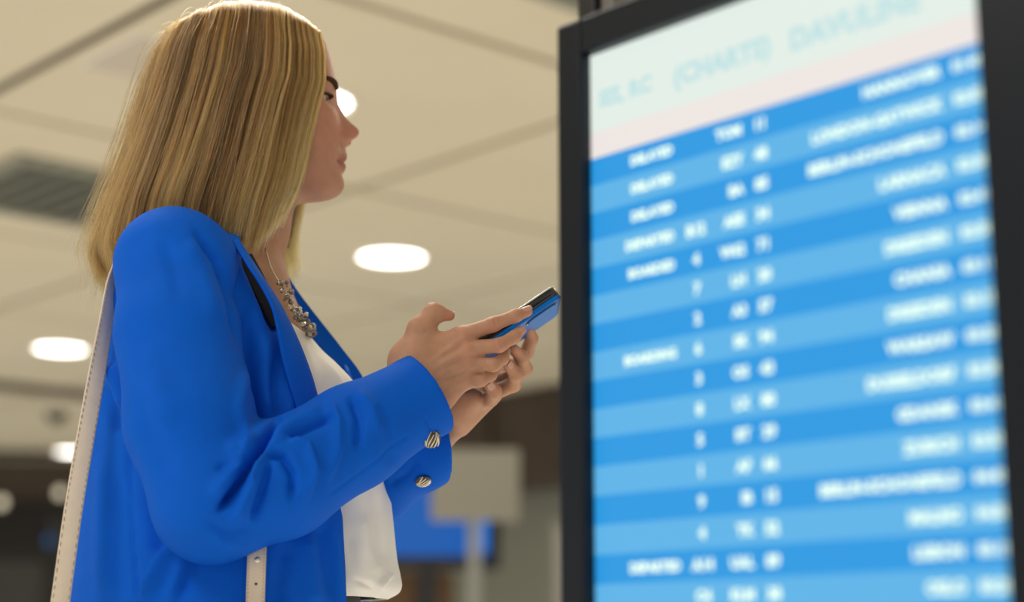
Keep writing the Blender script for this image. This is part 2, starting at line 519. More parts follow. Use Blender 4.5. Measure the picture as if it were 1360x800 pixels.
# spotlight on the ceiling
c = P(84, 551, 15.0)
t = tag(empty('spotlight', c), 'black ceiling spotlight with a pale round lens left of the cream strap', 'spotlight')
Rm = np.array([[1, 0, 0], [0, 0, -1], [0, 1, 0]])
V, Fc = lathe([(0.03, -0.16), (0.075, -0.15), (0.085, 0.0), (0.075, 0.01)], 20)
mk('lamp_body', np.array(V) @ Rm + c + np.array([-0.05, 0.02, 0]), Fc, M['black'], t)
V, Fc = lathe([(0.078, 0.012), (0.05, 0.03), (0.001, 0.034)], 20)
mk('lens', np.array(V) @ Rm + c, Fc, mat('spot lens', (0.5, 0.42, 0.27, 1), 0.3, emit=0.5), t)
V, Fc = tube([c + np.array([-0.05, 0.08, 0.05]), (c[0] - 0.05, c[1] + 0.08, CEIL)], 0.012)
mk('stem', V, Fc, M['black'], t)

# hanging grey notice board, its post, blue monitor, tan cabinet
Yb = 9.6
a, b2 = P(572, 692, Yb), P(690, 597, Yb)
t = tag(empty('notice_board', (P(630, 700, Yb)[0], Yb + 0.06, 0)), 'pale grey blank notice board on a thin post behind the blue cuff', 'board')
from_bm('board_panel', obox((a + b2) / 2, ((b2[0] - a[0]) / 2, 0, 0), (0, 0.02, 0), (0, 0, (b2[2] - a[2]) / 2), 0.008, 1), M['board'], t)
from_bm('post', obox((P(630, 700, Yb)[0], Yb + 0.06, a[2] / 2 + 0.15), (0.035, 0, 0), (0, 0.03, 0), (0, 0, a[2] / 2 + 0.15), 0.005, 1), mat('pale post', (0.36, 0.37, 0.34, 1), 0.4), t)
from_bm('foot_plate', obox((P(630, 700, Yb)[0], Yb + 0.06, 0.01), (0.2, 0, 0), (0, 0.2, 0), (0, 0, 0.01), 0.004, 1), M['board'], t)
Ym = 10.4
a, b2 = P(470, 757, Ym), P(664, 640, Ym)
t = tag(empty('monitor', ((a[0] + b2[0]) / 2, Ym + 0.05, 0)), 'wide monitor glowing blue behind the white blouse and notice board', 'monitor')
mc = (a + b2) / 2
from_bm('case', obox(mc + np.array([0, 0.045, 0]), ((b2[0] - a[0]) / 2, 0, 0), (0, 0.04, 0), (0, 0, (b2[2] - a[2]) / 2), 0.01, 1), M['black'], t)
from_bm('screen', obox(mc + np.array([-0.02, -0.0, 0.02]), ((b2[0] - a[0]) / 2 - 0.05, 0, 0), (0, 0.006, 0), (0, 0, (b2[2] - a[2]) / 2 - 0.06)), M['mono_blue'], t)
from_bm('screen_stripe', obox(mc + np.array([0.30, -0.008, 0.02]), (0.06, 0, 0), (0, 0.002, 0), (0, 0, (b2[2] - a[2]) / 2 - 0.09)), M['mono_blue2'], t)
from_bm('stand', obox((mc[0], Ym + 0.06, a[2] / 2), (0.06, 0, 0), (0, 0.03, 0), (0, 0, a[2] / 2)), M['black'], t)
a, b2 = P(520, 640, Ym + 0.3), P(575, 596, Ym + 0.3)
Yc = 10.9
a, b2 = P(500, 800, Yc), P(600, 760, Yc)
t = tag(empty('cabinet', ((a[0] + b2[0]) / 2, Yc + 0.25, 0)), 'tan wooden cabinet standing under the blue monitor', 'cabinet')
from_bm('body', obox(((a[0] + b2[0]) / 2, Yc + 0.25, b2[2] / 2), ((b2[0] - a[0]) / 2, 0, 0), (0, 0.25, 0), (0, 0, b2[2] / 2), 0.01, 1), M['orange'], t)
for s in (-1, 1):
    from_bm('door', obox(((a[0] + b2[0]) / 2 + s * (b2[0] - a[0]) / 4, Yc - 0.01, b2[2] / 2), ((b2[0] - a[0]) / 4 - 0.01, 0, 0), (0, 0.01, 0), (0, 0, b2[2] / 2 - 0.05), 0.004, 1), M['orange'], t)
# second blue panel above the monitor, seen below the cuff
a, b2 = P(505, 645, 10.6), P(578, 560, 10.6)
t = tag(empty('light_box', ((a[0] + b2[0]) / 2, 10.65, 0)), 'blue lit panel rising above the wide monitor, under the cuff', 'panel')
from_bm('case', obox((a + b2) / 2 + np.array([0, 0.04, 0]), ((b2[0] - a[0]) / 2 + 0.02, 0, 0), (0, 0.03, 0), (0, 0, (b2[2] - a[2]) / 2 + 0.02)), M['black'], t)
from_bm('screen', obox((a + b2) / 2, ((b2[0] - a[0]) / 2, 0, 0), (0, 0.008, 0), (0, 0, (b2[2] - a[2]) / 2)), mat('far panel picture', srgb(20, 90, 150), 0.4, emit=0.7), t)
# pale poster at the display's edge
a, b2 = P(732, 800, 9.0), P(752, 690, 9.0)
t = tag(empty('poster_stand', ((a[0] + b2[0]) / 2, 9.02, 0)), 'narrow pale poster stand against the grey wall beside the display', 'poster stand')
from_bm('panel', obox(((a[0] + b2[0]) / 2 + 0.1, 9.0, b2[2] / 2), ((b2[0] - a[0]) / 2 + 0.1, 0, 0), (0, 0.02, 0), (0, 0, b2[2] / 2), 0.004, 1), M['greygreen'], t)
from_bm('sheet', obox(((a[0] + b2[0]) / 2 + 0.1, 8.975, b2[2] / 2), ((b2[0] - a[0]) / 2 + 0.08, 0, 0), (0, 0.003, 0), (0, 0, b2[2] / 2 - 0.05)), mat('pale sheet', (0.36, 0.35, 0.33, 1), 0.6), t)
# dark shop things at lower left
def far_box(name, x0, y0, x1, y1, Y, m, lab, cat, em=None):
    a, b2 = P(x0, y1, Y), P(x1, y0, Y)
    t = tag(empty(name, ((a[0] + b2[0]) / 2, Y + 0.2, 0)), lab, cat)
    w, top = (b2[0] - a[0]) / 2, b2[2]
    from_bm('body', obox((t.location[0], Y + 0.2, top / 2), (w, 0, 0), (0, 0.2, 0), (0, 0, top / 2), 0.02, 1), m, t)
    from_bm('top', obox((t.location[0], Y + 0.2, top + 0.02), (w + 0.03, 0, 0), (0, 0.23, 0), (0, 0, 0.02), 0.005, 1), M['black'], t)
    return t
far_box('shop_counter', -40, 742, 58, 830, 13.0, mat('counter', (0.035, 0.035, 0.034, 1), 0.5), 'dark shop counter at the lower left, beyond the strap', 'counter')
dcase = far_box('display_case', 60, 690, 100, 830, 14.0, mat('case dark', (0.028, 0.030, 0.032, 1), 0.4), 'tall dark display case behind the bag strap', 'case')
V, Fc = lathe([(0.05, 0.0), (0.05, 0.03), (0.03, 0.045), (0.001, 0.05)], 16)
mk('indicator_lamp', np.array(V) @ Rm + P(68, 718, 13.98), Fc, mat('blue indicator', (0.03, 0.12, 0.28, 1), 0.4, emit=0.6), dcase)

# ================================================================== THE DEPARTURES DISPLAY
r0 = ray(787, 400)
SC0 = CAM + r0 * 1.42 / (r0[1] * CP + r0[2] * SP)
SC0[2] = 0
KS = 1.42 / 1.56                                     # measured at 1.56 m, it stands at 1.42 m
SD = -D2                                             # along the screen, towards the camera side
SN = -D1                                             # its outward normal
def S(s, z, n=0.0):
    q = SC0 + SD * s * KS + SN * n
    return np.array([q[0], q[1], CAM[2] + z * KS])
W_, ZT, ZB = 0.418, 0.548, -0.20
disp = tag(empty('departures_display', S(W_ / 2, -CAM[2] / KS, -0.04)), 'tall black framed departures display glowing blue on the right', 'display')
def slab(name, s0, s1, z0, z1, n0, n1, m, parent, bevel=0.0, smooth=False):
    c = (S(s0, z0, n0) + S(s1, z1, n1)) / 2
    return from_bm(name, obox(c, SD * (s1 - s0) / 2 * KS, SN * abs(n1 - n0) / 2, UZ * (z1 - z0) / 2 * KS, bevel), m, parent, smooth)
slab('case', -0.030, W_ + 0.048, ZB - 0.035, ZT + 0.033, -0.075, -0.006, M['black'], disp, 0.004)
slab('bezel', -0.032, 0.0, ZB - 0.037, ZT + 0.035, -0.02, 0.012, M['bezel'], disp, 0.003)
slab('bezel', W_, W_ + 0.05, ZB - 0.037, ZT + 0.035, -0.02, 0.012, M['bezel'], disp, 0.003)
slab('bezel', 0.0, W_, ZT, ZT + 0.035, -0.02, 0.012, M['bezel'], disp, 0.003)
slab('bezel', 0.0, W_, ZB - 0.037, ZB, -0.02, 0.012, M['bezel'], disp, 0.003)
slab('heading_band', 0, W_, 0.473, ZT, -0.012, 0.0, M['smint'], disp)
slab('column_band', 0, W_, 0.4485, 0.473, -0.012, 0.0, M['spink'], disp)
RP = 0.02567
rows_z = []
k = 0
z = 0.4485
while z > ZB + 0.001:
    z1 = max(z - RP, ZB)
    rw = slab('row', 0, W_, z1, z, -0.012, 0.0, M['sblue_light' if k % 2 else 'sblue_dark'], disp)
    rows_z.append(((z + z1) / 2, rw))
    z = z1; k += 1
# lettering
def lettering(txt, s, z, size, align, m, parent):
    cu = bpy.data.curves.new('t', 'FONT')
    cu.body = txt; cu.size = size * KS; cu.align_x = align; cu.offset = size * 0.05
    cu.resolution_u = 2; cu.space_character = 1.05
    o = bpy.data.objects.new('t', cu)
    scene.collection.objects.link(o)
    bpy.context.view_layer.update()
    me = bpy.data.meshes.new_from_object(o.evaluated_get(bpy.context.evaluated_depsgraph_get()))
    base = S(s, z - size * 0.36, 0.0008)
    me.transform(Matrix(((SD[0], 0, SN[0], base[0]), (SD[1], 0, SN[1], base[1]), (0, 1, 0, base[2]), (0, 0, 0, 1))))
    bpy.data.objects.remove(o); bpy.data.curves.remove(cu)
    me.name = 'lettering'
    me.materials.clear(); me.materials.append(m)
    o = bpy.data.objects.new('lettering', me)
    scene.collection.objects.link(o)
    o.parent = parent
    if parent is not disp: o.matrix_parent_inverse = Matrix.Identity(4)
    o['kind'] = 'stuff'
DEST = [('HANNOVER', '01:45'), ('LONDON-GATWICK', '02:05'), ('BERLIN-SCHONEFELD', '02:14'), ('LARNACA', '02:30'), ('VIENNA', '02:41'),
        ('DRESDEN', '02:50'), ('CHANIA', '03:11'), ('DRESDEN', '03:15'), ('WARSAW', '03:25'), ('DUSSELDORF', '03:30'),
        ('GDANSK', '03:41'), ('ZURICH', '03:55'), ('BERLIN-SCHONEFELD', '04:45'), ('MALMO', '04:50'), ('LISBON', '05:15'),
        ('OSLO', '05:20'), ('BREMEN', '05:30'), ('PRAGUE', '05:45'), ('MADRID', '06:00'), ('ATHENS', '06:10'),
        ('VILNIUS', '06:25'), ('PARIS', '06:40'), ('ROME', '06:55'), ('MINSK', '07:05'), ('RIGA', '07:10'), ('SOFIA', '07:20')]
STAT = ['DELAYED', 'DELAYED', 'DELAYED', 'DEPARTED', 'BOARDED', '', '', 'BOARDING', '', '', '', '', '', '', 'DEPARTED', '', 'DEPARTED'] + [''] * 9
GATE = ['', '', '', 'B12', '4', '7', '2', '6', '3', '8', '5', '1', '9', '4', '', '', '6'] + ['3'] * 9
GATE[14] = 'A14'; GATE[15] = 'C4'
FL = ['TOM', 'EZY', 'BA', 'AEE', 'W62', 'LH', 'A3', 'SK', 'OS', 'LX', 'BT', 'AF', 'IB', 'TK', 'UAL', 'KLM', 'AZ'] + ['LO'] * 9
SZ = 0.0126
hb = [o for o in disp.children if o.name.startswith('heading_band')][0]
for k, (zc, rw) in enumerate(rows_z):
    if k >= len(DEST): break
    L = [(DEST[k][0], 0.377, SZ, 'RIGHT'), (DEST[k][1], 0.415, SZ * 0.92, 'RIGHT'), (STAT[k], 0.102, SZ * 0.92, 'RIGHT'), (GATE[k], 0.127, SZ * 1.05, 'CENTER'),
         (FL[k], 0.181, SZ, 'RIGHT'), (str(11 + (k * 37) % 88), 0.201, SZ * 1.05, 'CENTER')]
    for txt, s_, size, al in L:
        if txt: lettering(txt, s_, zc, size, al, M['stext'], rw)
for txt, s_, z_, size in (('IES, RC', 0.012, 0.503, 0.021), ('(CHARTS)', 0.105, 0.501, 0.024), ('DAVULINE', 0.235, 0.499, 0.026)):
    lettering(txt, s_, z_, size, 'LEFT', M['scyan'], hb)
# the hanger post behind it, up to the ceiling, and the foot
def pole(name, s, n, hs, hn, z0, z1, m):
    c = S(s, 0, n); c[2] = (z0 + z1) / 2
    return from_bm(name, obox(c, SD * hs, SN * hn, UZ * (z1 - z0) / 2, 0.002), m, disp)
pole('post', 0.004, -0.095, 0.012, 0.012, 0.0, 1.2, M['black'])
ztop = CAM[2] + (ZT + 0.032) * KS
pole('hanger', -0.026, -0.030, 0.010, 0.012, ztop, CEIL, M['black'])
pole('hanger', W_ + 0.03, -0.030, 0.010, 0.012, ztop, CEIL, M['black'])
pole('post', W_ + 0.01, -0.095, 0.012, 0.012, 0.0, 1.2, M['black'])
pole('cable_duct', -0.006, -0.034, 0.008, 0.008, ztop, CEIL, mat('grey duct', (0.20, 0.18, 0.15, 1), 0.5))
slab('base_plate', -0.05, W_ + 0.07, -0.88 / KS, -0.86 / KS, -0.28, 0.12, M['black'], disp, 0.004)
# ================================================================== THE PERSON
PSI = math.radians(9)                                # head turned a little away from the camera
HF = np.array([math.cos(PSI), math.sin(PSI), 0]); HL = np.array([-math.sin(PSI), math.cos(PSI), 0])
H0 = P(380, 170, 2.0)
def hp(x, y):                                        # pixel -> (forward, up) on the head's middle plane
    r = ray(x, y)
    t = ((H0 - CAM) @ HL) / (r @ HL)
    q = CAM + r * t - H0
    return q @ HF, q[2]
person = None
# --- body field
bod = Field((-0.40, 1.72, 0.93), (0.09, 2.27, 1.66), 0.002)
YAW = math.radians(-8)
TF = np.array([math.cos(YAW), math.sin(YAW), 0]); TR = np.array([math.sin(YAW), -math.cos(YAW), 0])

# head: horizontal sections steered by the measured profile
prof = [(425, 48), (433, 62), (438, 78), (442, 92), (445.5, 105), (445.4, 115), (447.2, 126), (450, 140), (458.6, 156), (469, 166), (476.5, 172), (477.6, 177), (474, 182), (466, 187),
        (459, 190.5), (459.3, 201), (461.4, 206.5), (460.5, 211.5), (457.4, 215), (459.6, 220.5), (459.2, 225), (455.8, 231.5), (457, 240), (456.8, 249), (452.5, 258), (444, 264)]
pz = np.array([hp(*p) for p in prof])
base = [(425, 48), (433, 62), (438, 78), (441.5, 92), (443.5, 105), (443.5, 115), (444, 126), (446, 140), (449, 156), (452, 170), (454.5, 182), (456, 190), (457, 201), (456.8, 211), (456.2, 220), (454.8, 231.5), (455.6, 240), (455, 249), (451, 258), (443, 264)]
pb = np.array([hp(*p) for p in base])
ZB_ = hp(441, 266.5)[1]; ZTOP = hp(330, 24)[1]
o1 = np.argsort(pz[:, 1]); o2 = np.argsort(pb[:, 1])
zr = np.linspace(ZB_ - 0.03, ZTOP + 0.02, 400)
XP = np.interp(zr, pz[o1, 1], pz[o1, 0]); XB = np.interp(zr, pb[o2, 1], pb[o2, 0])
zt48 = hp(425, 48)[1]
top = zr > zt48                                      # skull top closes as an ellipse
xtop0 = hp(425, 48)[0]
g = np.clip((zr[top] - zt48) / (ZTOP - zt48), 0, 1)
XB[top] = XP[top] = -0.055 + (xtop0 + 0.055) * np.sqrt(np.clip(1 - g ** 2, 1e-4, 1))
dXP = np.maximum(XP - XB, -0.004)
def zpx(y): return hp(400, y)[1]
zk = np.array([zpx(y) for y in (300, 266, 250, 232, 205, 170, 128, 90, 60, 40, 24, 10)])
Wk = np.array([0.040, 0.045, 0.052, 0.056, 0.061, 0.067, 0.072, 0.074, 0.068, 0.055, 0.004, 0.003])
XCk = np.array([hp(x, 170)[0] for x in (356, 362, 364, 364, 362, 358, 350, 340, 335, 333, 332, 332)])
XKk = np.array([hp(x, 170)[0] for x in (320, 318, 312, 296, 276, 256, 244, 246, 258, 278, 330, 330)])   # back of skull
zo = np.argsort(zk); zk, Wk, XCk, XKk = zk[zo], Wk[zo], XCk[zo], XKk[zo]
def head_field():
    c = H0
    lo = c + np.array([-0.16, -0.11, ZB_ - 0.03]); hi = c + np.array([0.12, 0.11, ZTOP + 0.02])
    sl, X, Y, Z = bod.sub(lo, hi)
    dx, dy, dz = X - c[0], Y - c[1], Z - c[2]
    fx = dx * HF[0] + dy * HF[1]; ly = dx * HL[0] + dy * HL[1]
    z1 = dz[0, 0, :]
    xb = np.interp(z1, zr, XB)[None, None]; dp = np.interp(z1, zr, dXP)[None, None]
    W = np.interp(z1, zk, Wk)[None, None]; xc = np.interp(z1, zk, XCk)[None, None]; xk = np.interp(z1, zk, XKk)[None, None]
    # lateral half-width of the raised relief: narrow nose bridge, wider tip, lips, chin
    ny = np.array([110, 130, 156, 172, 184, 192, 200, 212, 226, 236, 250, 264]); nw = np.array([.010, .0095, .011, .0125, .0135, .010, .012, .019, .017, .016, .018, .02])
    nz = np.array([zpx(y) for y in ny]); q = np.argsort(nz)
    w = np.interp(z1, nz[q], nw[q])[None, None]
    win = np.exp(-(np.abs(ly) / w) ** 2.4)
    al = np.abs(ly)
    zz = z1[None, None]
    def gz(y, s): return np.exp(-((zz - zpx(y)) / s) ** 2)
    rel = dp * win
    rel = rel - 0.0085 * gz(138, 0.010) * np.exp(-((al - 0.031) / 0.014) ** 2)          # eye socket
    rel = rel + 0.0035 * gz(115, 0.007) * np.exp(-((al - 0.026) / 0.018) ** 2)          # brow ridge
    rel = rel + 0.0030 * gz(163, 0.016) * np.exp(-((al - 0.042) / 0.018) ** 2)          # cheekbone
    rel = rel + 0.0090 * gz(184.5, 0.0062) * np.exp(-((al - 0.0135) / 0.0055) ** 2)       # nostril wing
    rel = rel - 0.0035 * gz(195, 0.010) * np.exp(-((al - 0.021) / 0.006) ** 2)          # fold beside it
    rel = rel - 0.0065 * gz(219, 0.0035) * np.exp(-((al - 0.021) / 0.006) ** 2)       # mouth corner
    rel = rel - 0.0028 * gz(214.5, 0.0016) * np.exp(-(al / 0.021) ** 4)                 # line between the lips
    rel = rel - 0.0020 * gz(232, 0.005) * np.exp(-(al / 0.016) ** 2)
    fx2 = fx - rel
    A = np.where(fx2 > xc, np.maximum(xb - xc, 0.004), np.maximum(xc - xk, 0.004))
    p = 2.15
    s = ((np.abs(fx2 - xc) / A) ** p + (al / W) ** p) ** (1 / p)
    d = (s - 1) * np.minimum(np.minimum(A, W), 0.06)
    d = np.maximum(d, dz - ZTOP)
    jaw = (ZB_ + (0.045 - np.minimum(fx, 0.055)) * 0.16) - dz + 0 * ly                          # under the jaw
    k = 0.016
    h = np.maximum(k - np.abs(d - jaw), 0) / k
    d = np.maximum(d, jaw) + h * h * k * 0.25
    bod.join(sl, d.astype(np.float32), 0.004)
head_field()
for sd_ in (-1, 1):
    hx, hz = hp(468, 185)
    bod.ell(H0 + HF * hx + HL * sd_ * 0.0075 + UZ * hz, (HF, HL, UZ), (0.0050, 0.0026, 0.0032), 0.002, 'd')
nb, nc = P(330, 235, 2.0), P(303, 372, 2.0)
bod.chain([P(345, 215, 2.0), P(322, 300, 2.0), nc], [0.046, 0.050, 0.056], 0.030)
# shoulders, chest, trunk (under the clothes)
sh_r, sh_l = P(245, 352, 1.855), P(318, 388, 2.15)
bod.chain([sh_r, P(300, 380, 1.98), sh_l], [0.038, 0.050, 0.038], 0.03)
bod.chain([P(312, 405, 2.0), P(322, 470, 2.0), P(320, 600, 2.0), P(318, 720, 2.0)], [0.064, 0.076, 0.082, 0.085], 0.03)
# arms
el_r, wr_r = P(285, 668, 1.79), P(556, 505, 1.872)
el_l, wr_l = P(395, 690, 2.15), P(598, 562, 1.99)
bod.chain([sh_r, el_r], [0.038, 0.030], 0.02)
bod.chain([el_r, wr_r], [0.030, 0.024], 0.012)
bod.chain([sh_l, el_l], [0.038, 0.030], 0.02)
bod.chain([el_l, P(570, 580, 2.01), wr_l], [0.030, 0.025, 0.021], 0.012)
# right hand
def pts(L): return [P(*p) for p in L]
wu, wm, wl = P(540, 480, 1.874), P(556, 504, 1.872), P(580, 527, 1.876)
iM, mM, rM, pM = pts([(612, 446, 1.871), (620, 464, 1.868), (622, 482, 1.872), (615, 506, 1.878)])
bod.cone(wu, iM, 0.0165, 0.0105, 0.016)
bod.cone(wm, mM, 0.0165, 0.0105, 0.016)
bod.cone(wm, rM, 0.0165, 0.0105, 0.016)
bod.cone(wl, pM, 0.0160, 0.0112, 0.016)
bod.cone(wu, wl, 0.0175, 0.0165, 0.016)
bod.chain([iM] + pts([(655, 431, 1.864), (684, 420, 1.870), (701, 414, 1.876)]), [0.0095, 0.0080, 0.0070, 0.0058], 0.005)
bod.chain([mM] + pts([(663, 459, 1.860), (683, 448, 1.866), (691, 440, 1.873)]), [0.0095, 0.0078, 0.0069, 0.0058], 0.004)
bod.chain([rM] + pts([(655, 485, 1.866), (668, 477, 1.876), (672, 466, 1.888)]), [0.0092, 0.0074, 0.0064, 0.0056], 0.004)
bod.chain([pM] + pts([(638, 505, 1.874), (652, 499, 1.882), (660, 488, 1.892)]), [0.0096, 0.0074, 0.0062, 0.0052], 0.004)
bod.chain([P(551, 472, 1.872), P(558, 437, 1.868), P(576, 415, 1.870), P(597, 419, 1.874)], [0.0150, 0.0122, 0.0092, 0.0062], 0.010, 0.02)
# left hand, cupped under the phone
plm = P(618, 542, 1.985)
iL, mL, rL, pL = pts([(668, 500, 1.992), (662, 512, 1.985), (650, 524, 1.975), (632, 536, 1.962)])
for q in (iL, mL, rL, pL):
    bod.cone(P(604, 551, 1.970), q, 0.019, 0.0105, 0.014)
bod.cone(P(605, 543, 1.950), P(628, 529, 1.940), 0.0180, 0.0115, 0.014)
bod.chain([pL] + pts([(652, 530, 1.938), (657, 520, 1.918), (648, 509, 1.905)]), [0.0098, 0.0085, 0.0078, 0.0064], 0.004)
bod.chain([rL] + pts([(682, 511, 1.950), (685, 497, 1.925), (673, 482, 1.907)]), [0.0098, 0.0086, 0.0078, 0.0062], 0.004)
bod.chain([mL] + pts([(697, 490, 1.960), (692, 474, 1.935), (681, 463, 1.915)]), [0.0098, 0.0086, 0.0078, 0.0062], 0.004)
bod.chain([iL] + pts([(699, 468, 1.985), (706, 450, 1.965), (702, 436, 1.945)]), [0.0098, 0.0084, 0.0075, 0.0060], 0.004)
bod.chain([P(602, 556, 1.99), P(622, 500, 2.005), P(652, 452, 1.985), P(668, 432, 1.965)], [0.016, 0.0105, 0.0085, 0.0065], 0.01)
V, Fc = bod.surface()
V = smooth_mesh(V, Fc, 2, 0.5)
N = vnormals(V, Fc)
# knuckle creases, tendons, hand wrinkles
V = folds(V, N, [([(572, 482), (600, 460), (622, 444)], 3.5, 0.0013), ([(574, 492), (604, 474), (628, 463)], 3.5, 0.0015), ([(578, 504), (604, 490), (628, 483)], 3.5, 0.0012), ([(586, 522), (602, 512), (622, 506)], 3.5, 0.0010), ([(580, 476), (604, 466), (616, 456)], 3, -0.0010), ([(582, 490), (606, 481), (618, 474)], 3, -0.0010), ([(584, 506), (606, 498), (618, 493)], 3, -0.0009), ([(612, 440), (618, 452)], 5, 0.0010), ([(620, 458), (626, 472)], 5, 0.0011), ([(622, 478), (628, 490)], 4, 0.0009),
                 ([(648, 424), (652, 437)], 1.0, -0.0011), ([(655, 422), (659, 435)], 1.0, -0.0011), ([(651, 423), (655, 436)], 2.2, 0.0009), ([(657, 452), (660, 466)], 1.0, -0.0011), ([(663, 451), (666, 463)], 1.0, -0.0010), ([(644, 478), (648, 492)], 1.0, -0.0009),
                 ([(676, 414), (679, 426)], 1.0, -0.0009), ([(618, 454), (640, 450), (664, 442)], 1.4, -0.0012), ([(622, 474), (640, 473), (660, 470)], 1.4, -0.0012),
                 ([(622, 495), (640, 496), (656, 490)], 1.4, -0.0014), ([(572, 400), (575, 410)], 1.2, -0.0005), ([(548, 440), (560, 445), (568, 438)], 3, -0.001),
                 ([(638, 520), (643, 538)], 1.2, -0.0012), ([(618, 530), (626, 548)], 1.4, -0.0012), ([(652, 516), (660, 526)], 1.0, -0.0010), ([(676, 494), (686, 502)], 1.0, -0.0009)])
N = vnormals(V, Fc)
q = V - H0
fx, ly, dz = q @ HF, q @ HL, q[:, 2]
col = np.tile(np.array([0.50, 0.268, 0.165]), (len(V), 1))
def blend(w, c):
    global col
    col = col * (1 - w[:, None]) + np.array(c) * w[:, None]
hd = (fx > -0.01) & (dz > ZB_ - 0.02)
blend(np.where(hd, 0.55, 0), (0.47, 0.225, 0.145))
def band(y, s): return np.exp(-np.abs((dz - zpx(y)) / s) ** 3)
frontm = (fx > 0.035) & hd
blend(np.where(frontm, np.exp(-(np.abs(ly) / 0.0245) ** 6) * np.exp(-np.abs((dz - zpx(213.5) + 0.18 * np.abs(ly)) / 0.0090) ** 3), 0) * 0.8, (0.30, 0.095, 0.085))
blend(np.where(hd, np.exp(-((np.abs(ly) - 0.035) / 0.02) ** 2) * np.exp(-((dz - zpx(175)) / 0.025) ** 2), 0) * 0.35, (0.50, 0.18, 0.12))
blend(np.where(frontm, np.exp(-(np.abs(ly) / 0.02) ** 4) * band(176, 0.012), 0) * 0.4, (0.50, 0.17, 0.11))
tips = [P(701, 414, 1.876), P(691, 440, 1.873), P(597, 420, 1.874), P(648, 509, 1.905), P(673, 482, 1.907), P(681, 463, 1.915), P(703, 433, 1.945)]
for t in tips:
    blend(0.5 * np.exp(-((V - t) ** 2).sum(1) / 0.012 ** 2), (0.56, 0.215, 0.15))
for t in [P(612, 446, 1.86), P(655, 431, 1.856), P(620, 464, 1.858), P(663, 459, 1.852)]:
    blend(0.3 * np.exp(-((V - t) ** 2).sum(1) / 0.011 ** 2), (0.54, 0.21, 0.14))
person = mk('person', V, Fc, M['skin'])
ca = person.data.color_attributes.new('skin', 'FLOAT_COLOR', 'POINT')
ca.data.foreach_set('color', np.hstack([col, np.ones((len(V), 1))]).astype(np.float32).ravel())
tag(person, 'blond woman in a bright blue blazer and white blouse holding a phone', 'person')

# nails
def nail(tip, prev, out, r, w, l):
    tip, prev = np.asarray(tip), np.asarray(prev)
    d = tip - prev; d /= np.linalg.norm(d)
    out = np.asarray(out, float); out = out - (out @ d) * d; out /= np.linalg.norm(out)
    sd = np.cross(d, out)
    nu, nv = 9, 7
    Vv = []
    for i in range(nu):
        for j in range(nv):
            a = (i / (nu - 1) - 0.5) * 2; b = j / (nv - 1)
            ww = w * (1 - 0.35 * max(0, b - 0.7) / 0.3 * 1.0) * (1 - 0.25 * max(0, 0.25 - b) / 0.25)
            ang = a * ww / r
            Vv.append(tip + d * (-l * 0.62 + b * l) + r * (math.sin(ang) * sd + math.cos(ang) * out) + out * 0.0004)
    Fq = grid(nu, nv, False)
    o = mk('fingernail', Vv, Fq, M['nail'], person)
    so = o.modifiers.new('solid', 'SOLIDIFY'); so.thickness = 0.0005; so.offset = 1
toC = lambda p: CAM - np.asarray(p)
nail(P(701, 414, 1.876), P(684, 420, 1.870), toC(P(701, 414, 1.876)) * 0.6 + np.array([0.3, 0, 1.2]), 0.0060, 0.0045, 0.011)
nail(P(691, 440, 1.873), P(683, 448, 1.866), np.array([0.9, -0.6, 0.3]), 0.0060, 0.0045, 0.010)
nail(P(648, 509, 1.905), P(657, 520, 1.918), np.array([-0.35, -1.0, 0.35]), 0.0065, 0.0056, 0.0125)
nail(P(673, 482, 1.907), P(685, 497, 1.925), np.array([0.35, -1.0, -0.1]), 0.0063, 0.0046, 0.010)
nail(P(597, 420, 1.874), P(577, 415, 1.870), np.array([0.25, -0.5, 0.8]), 0.0054, 0.0045, 0.011)

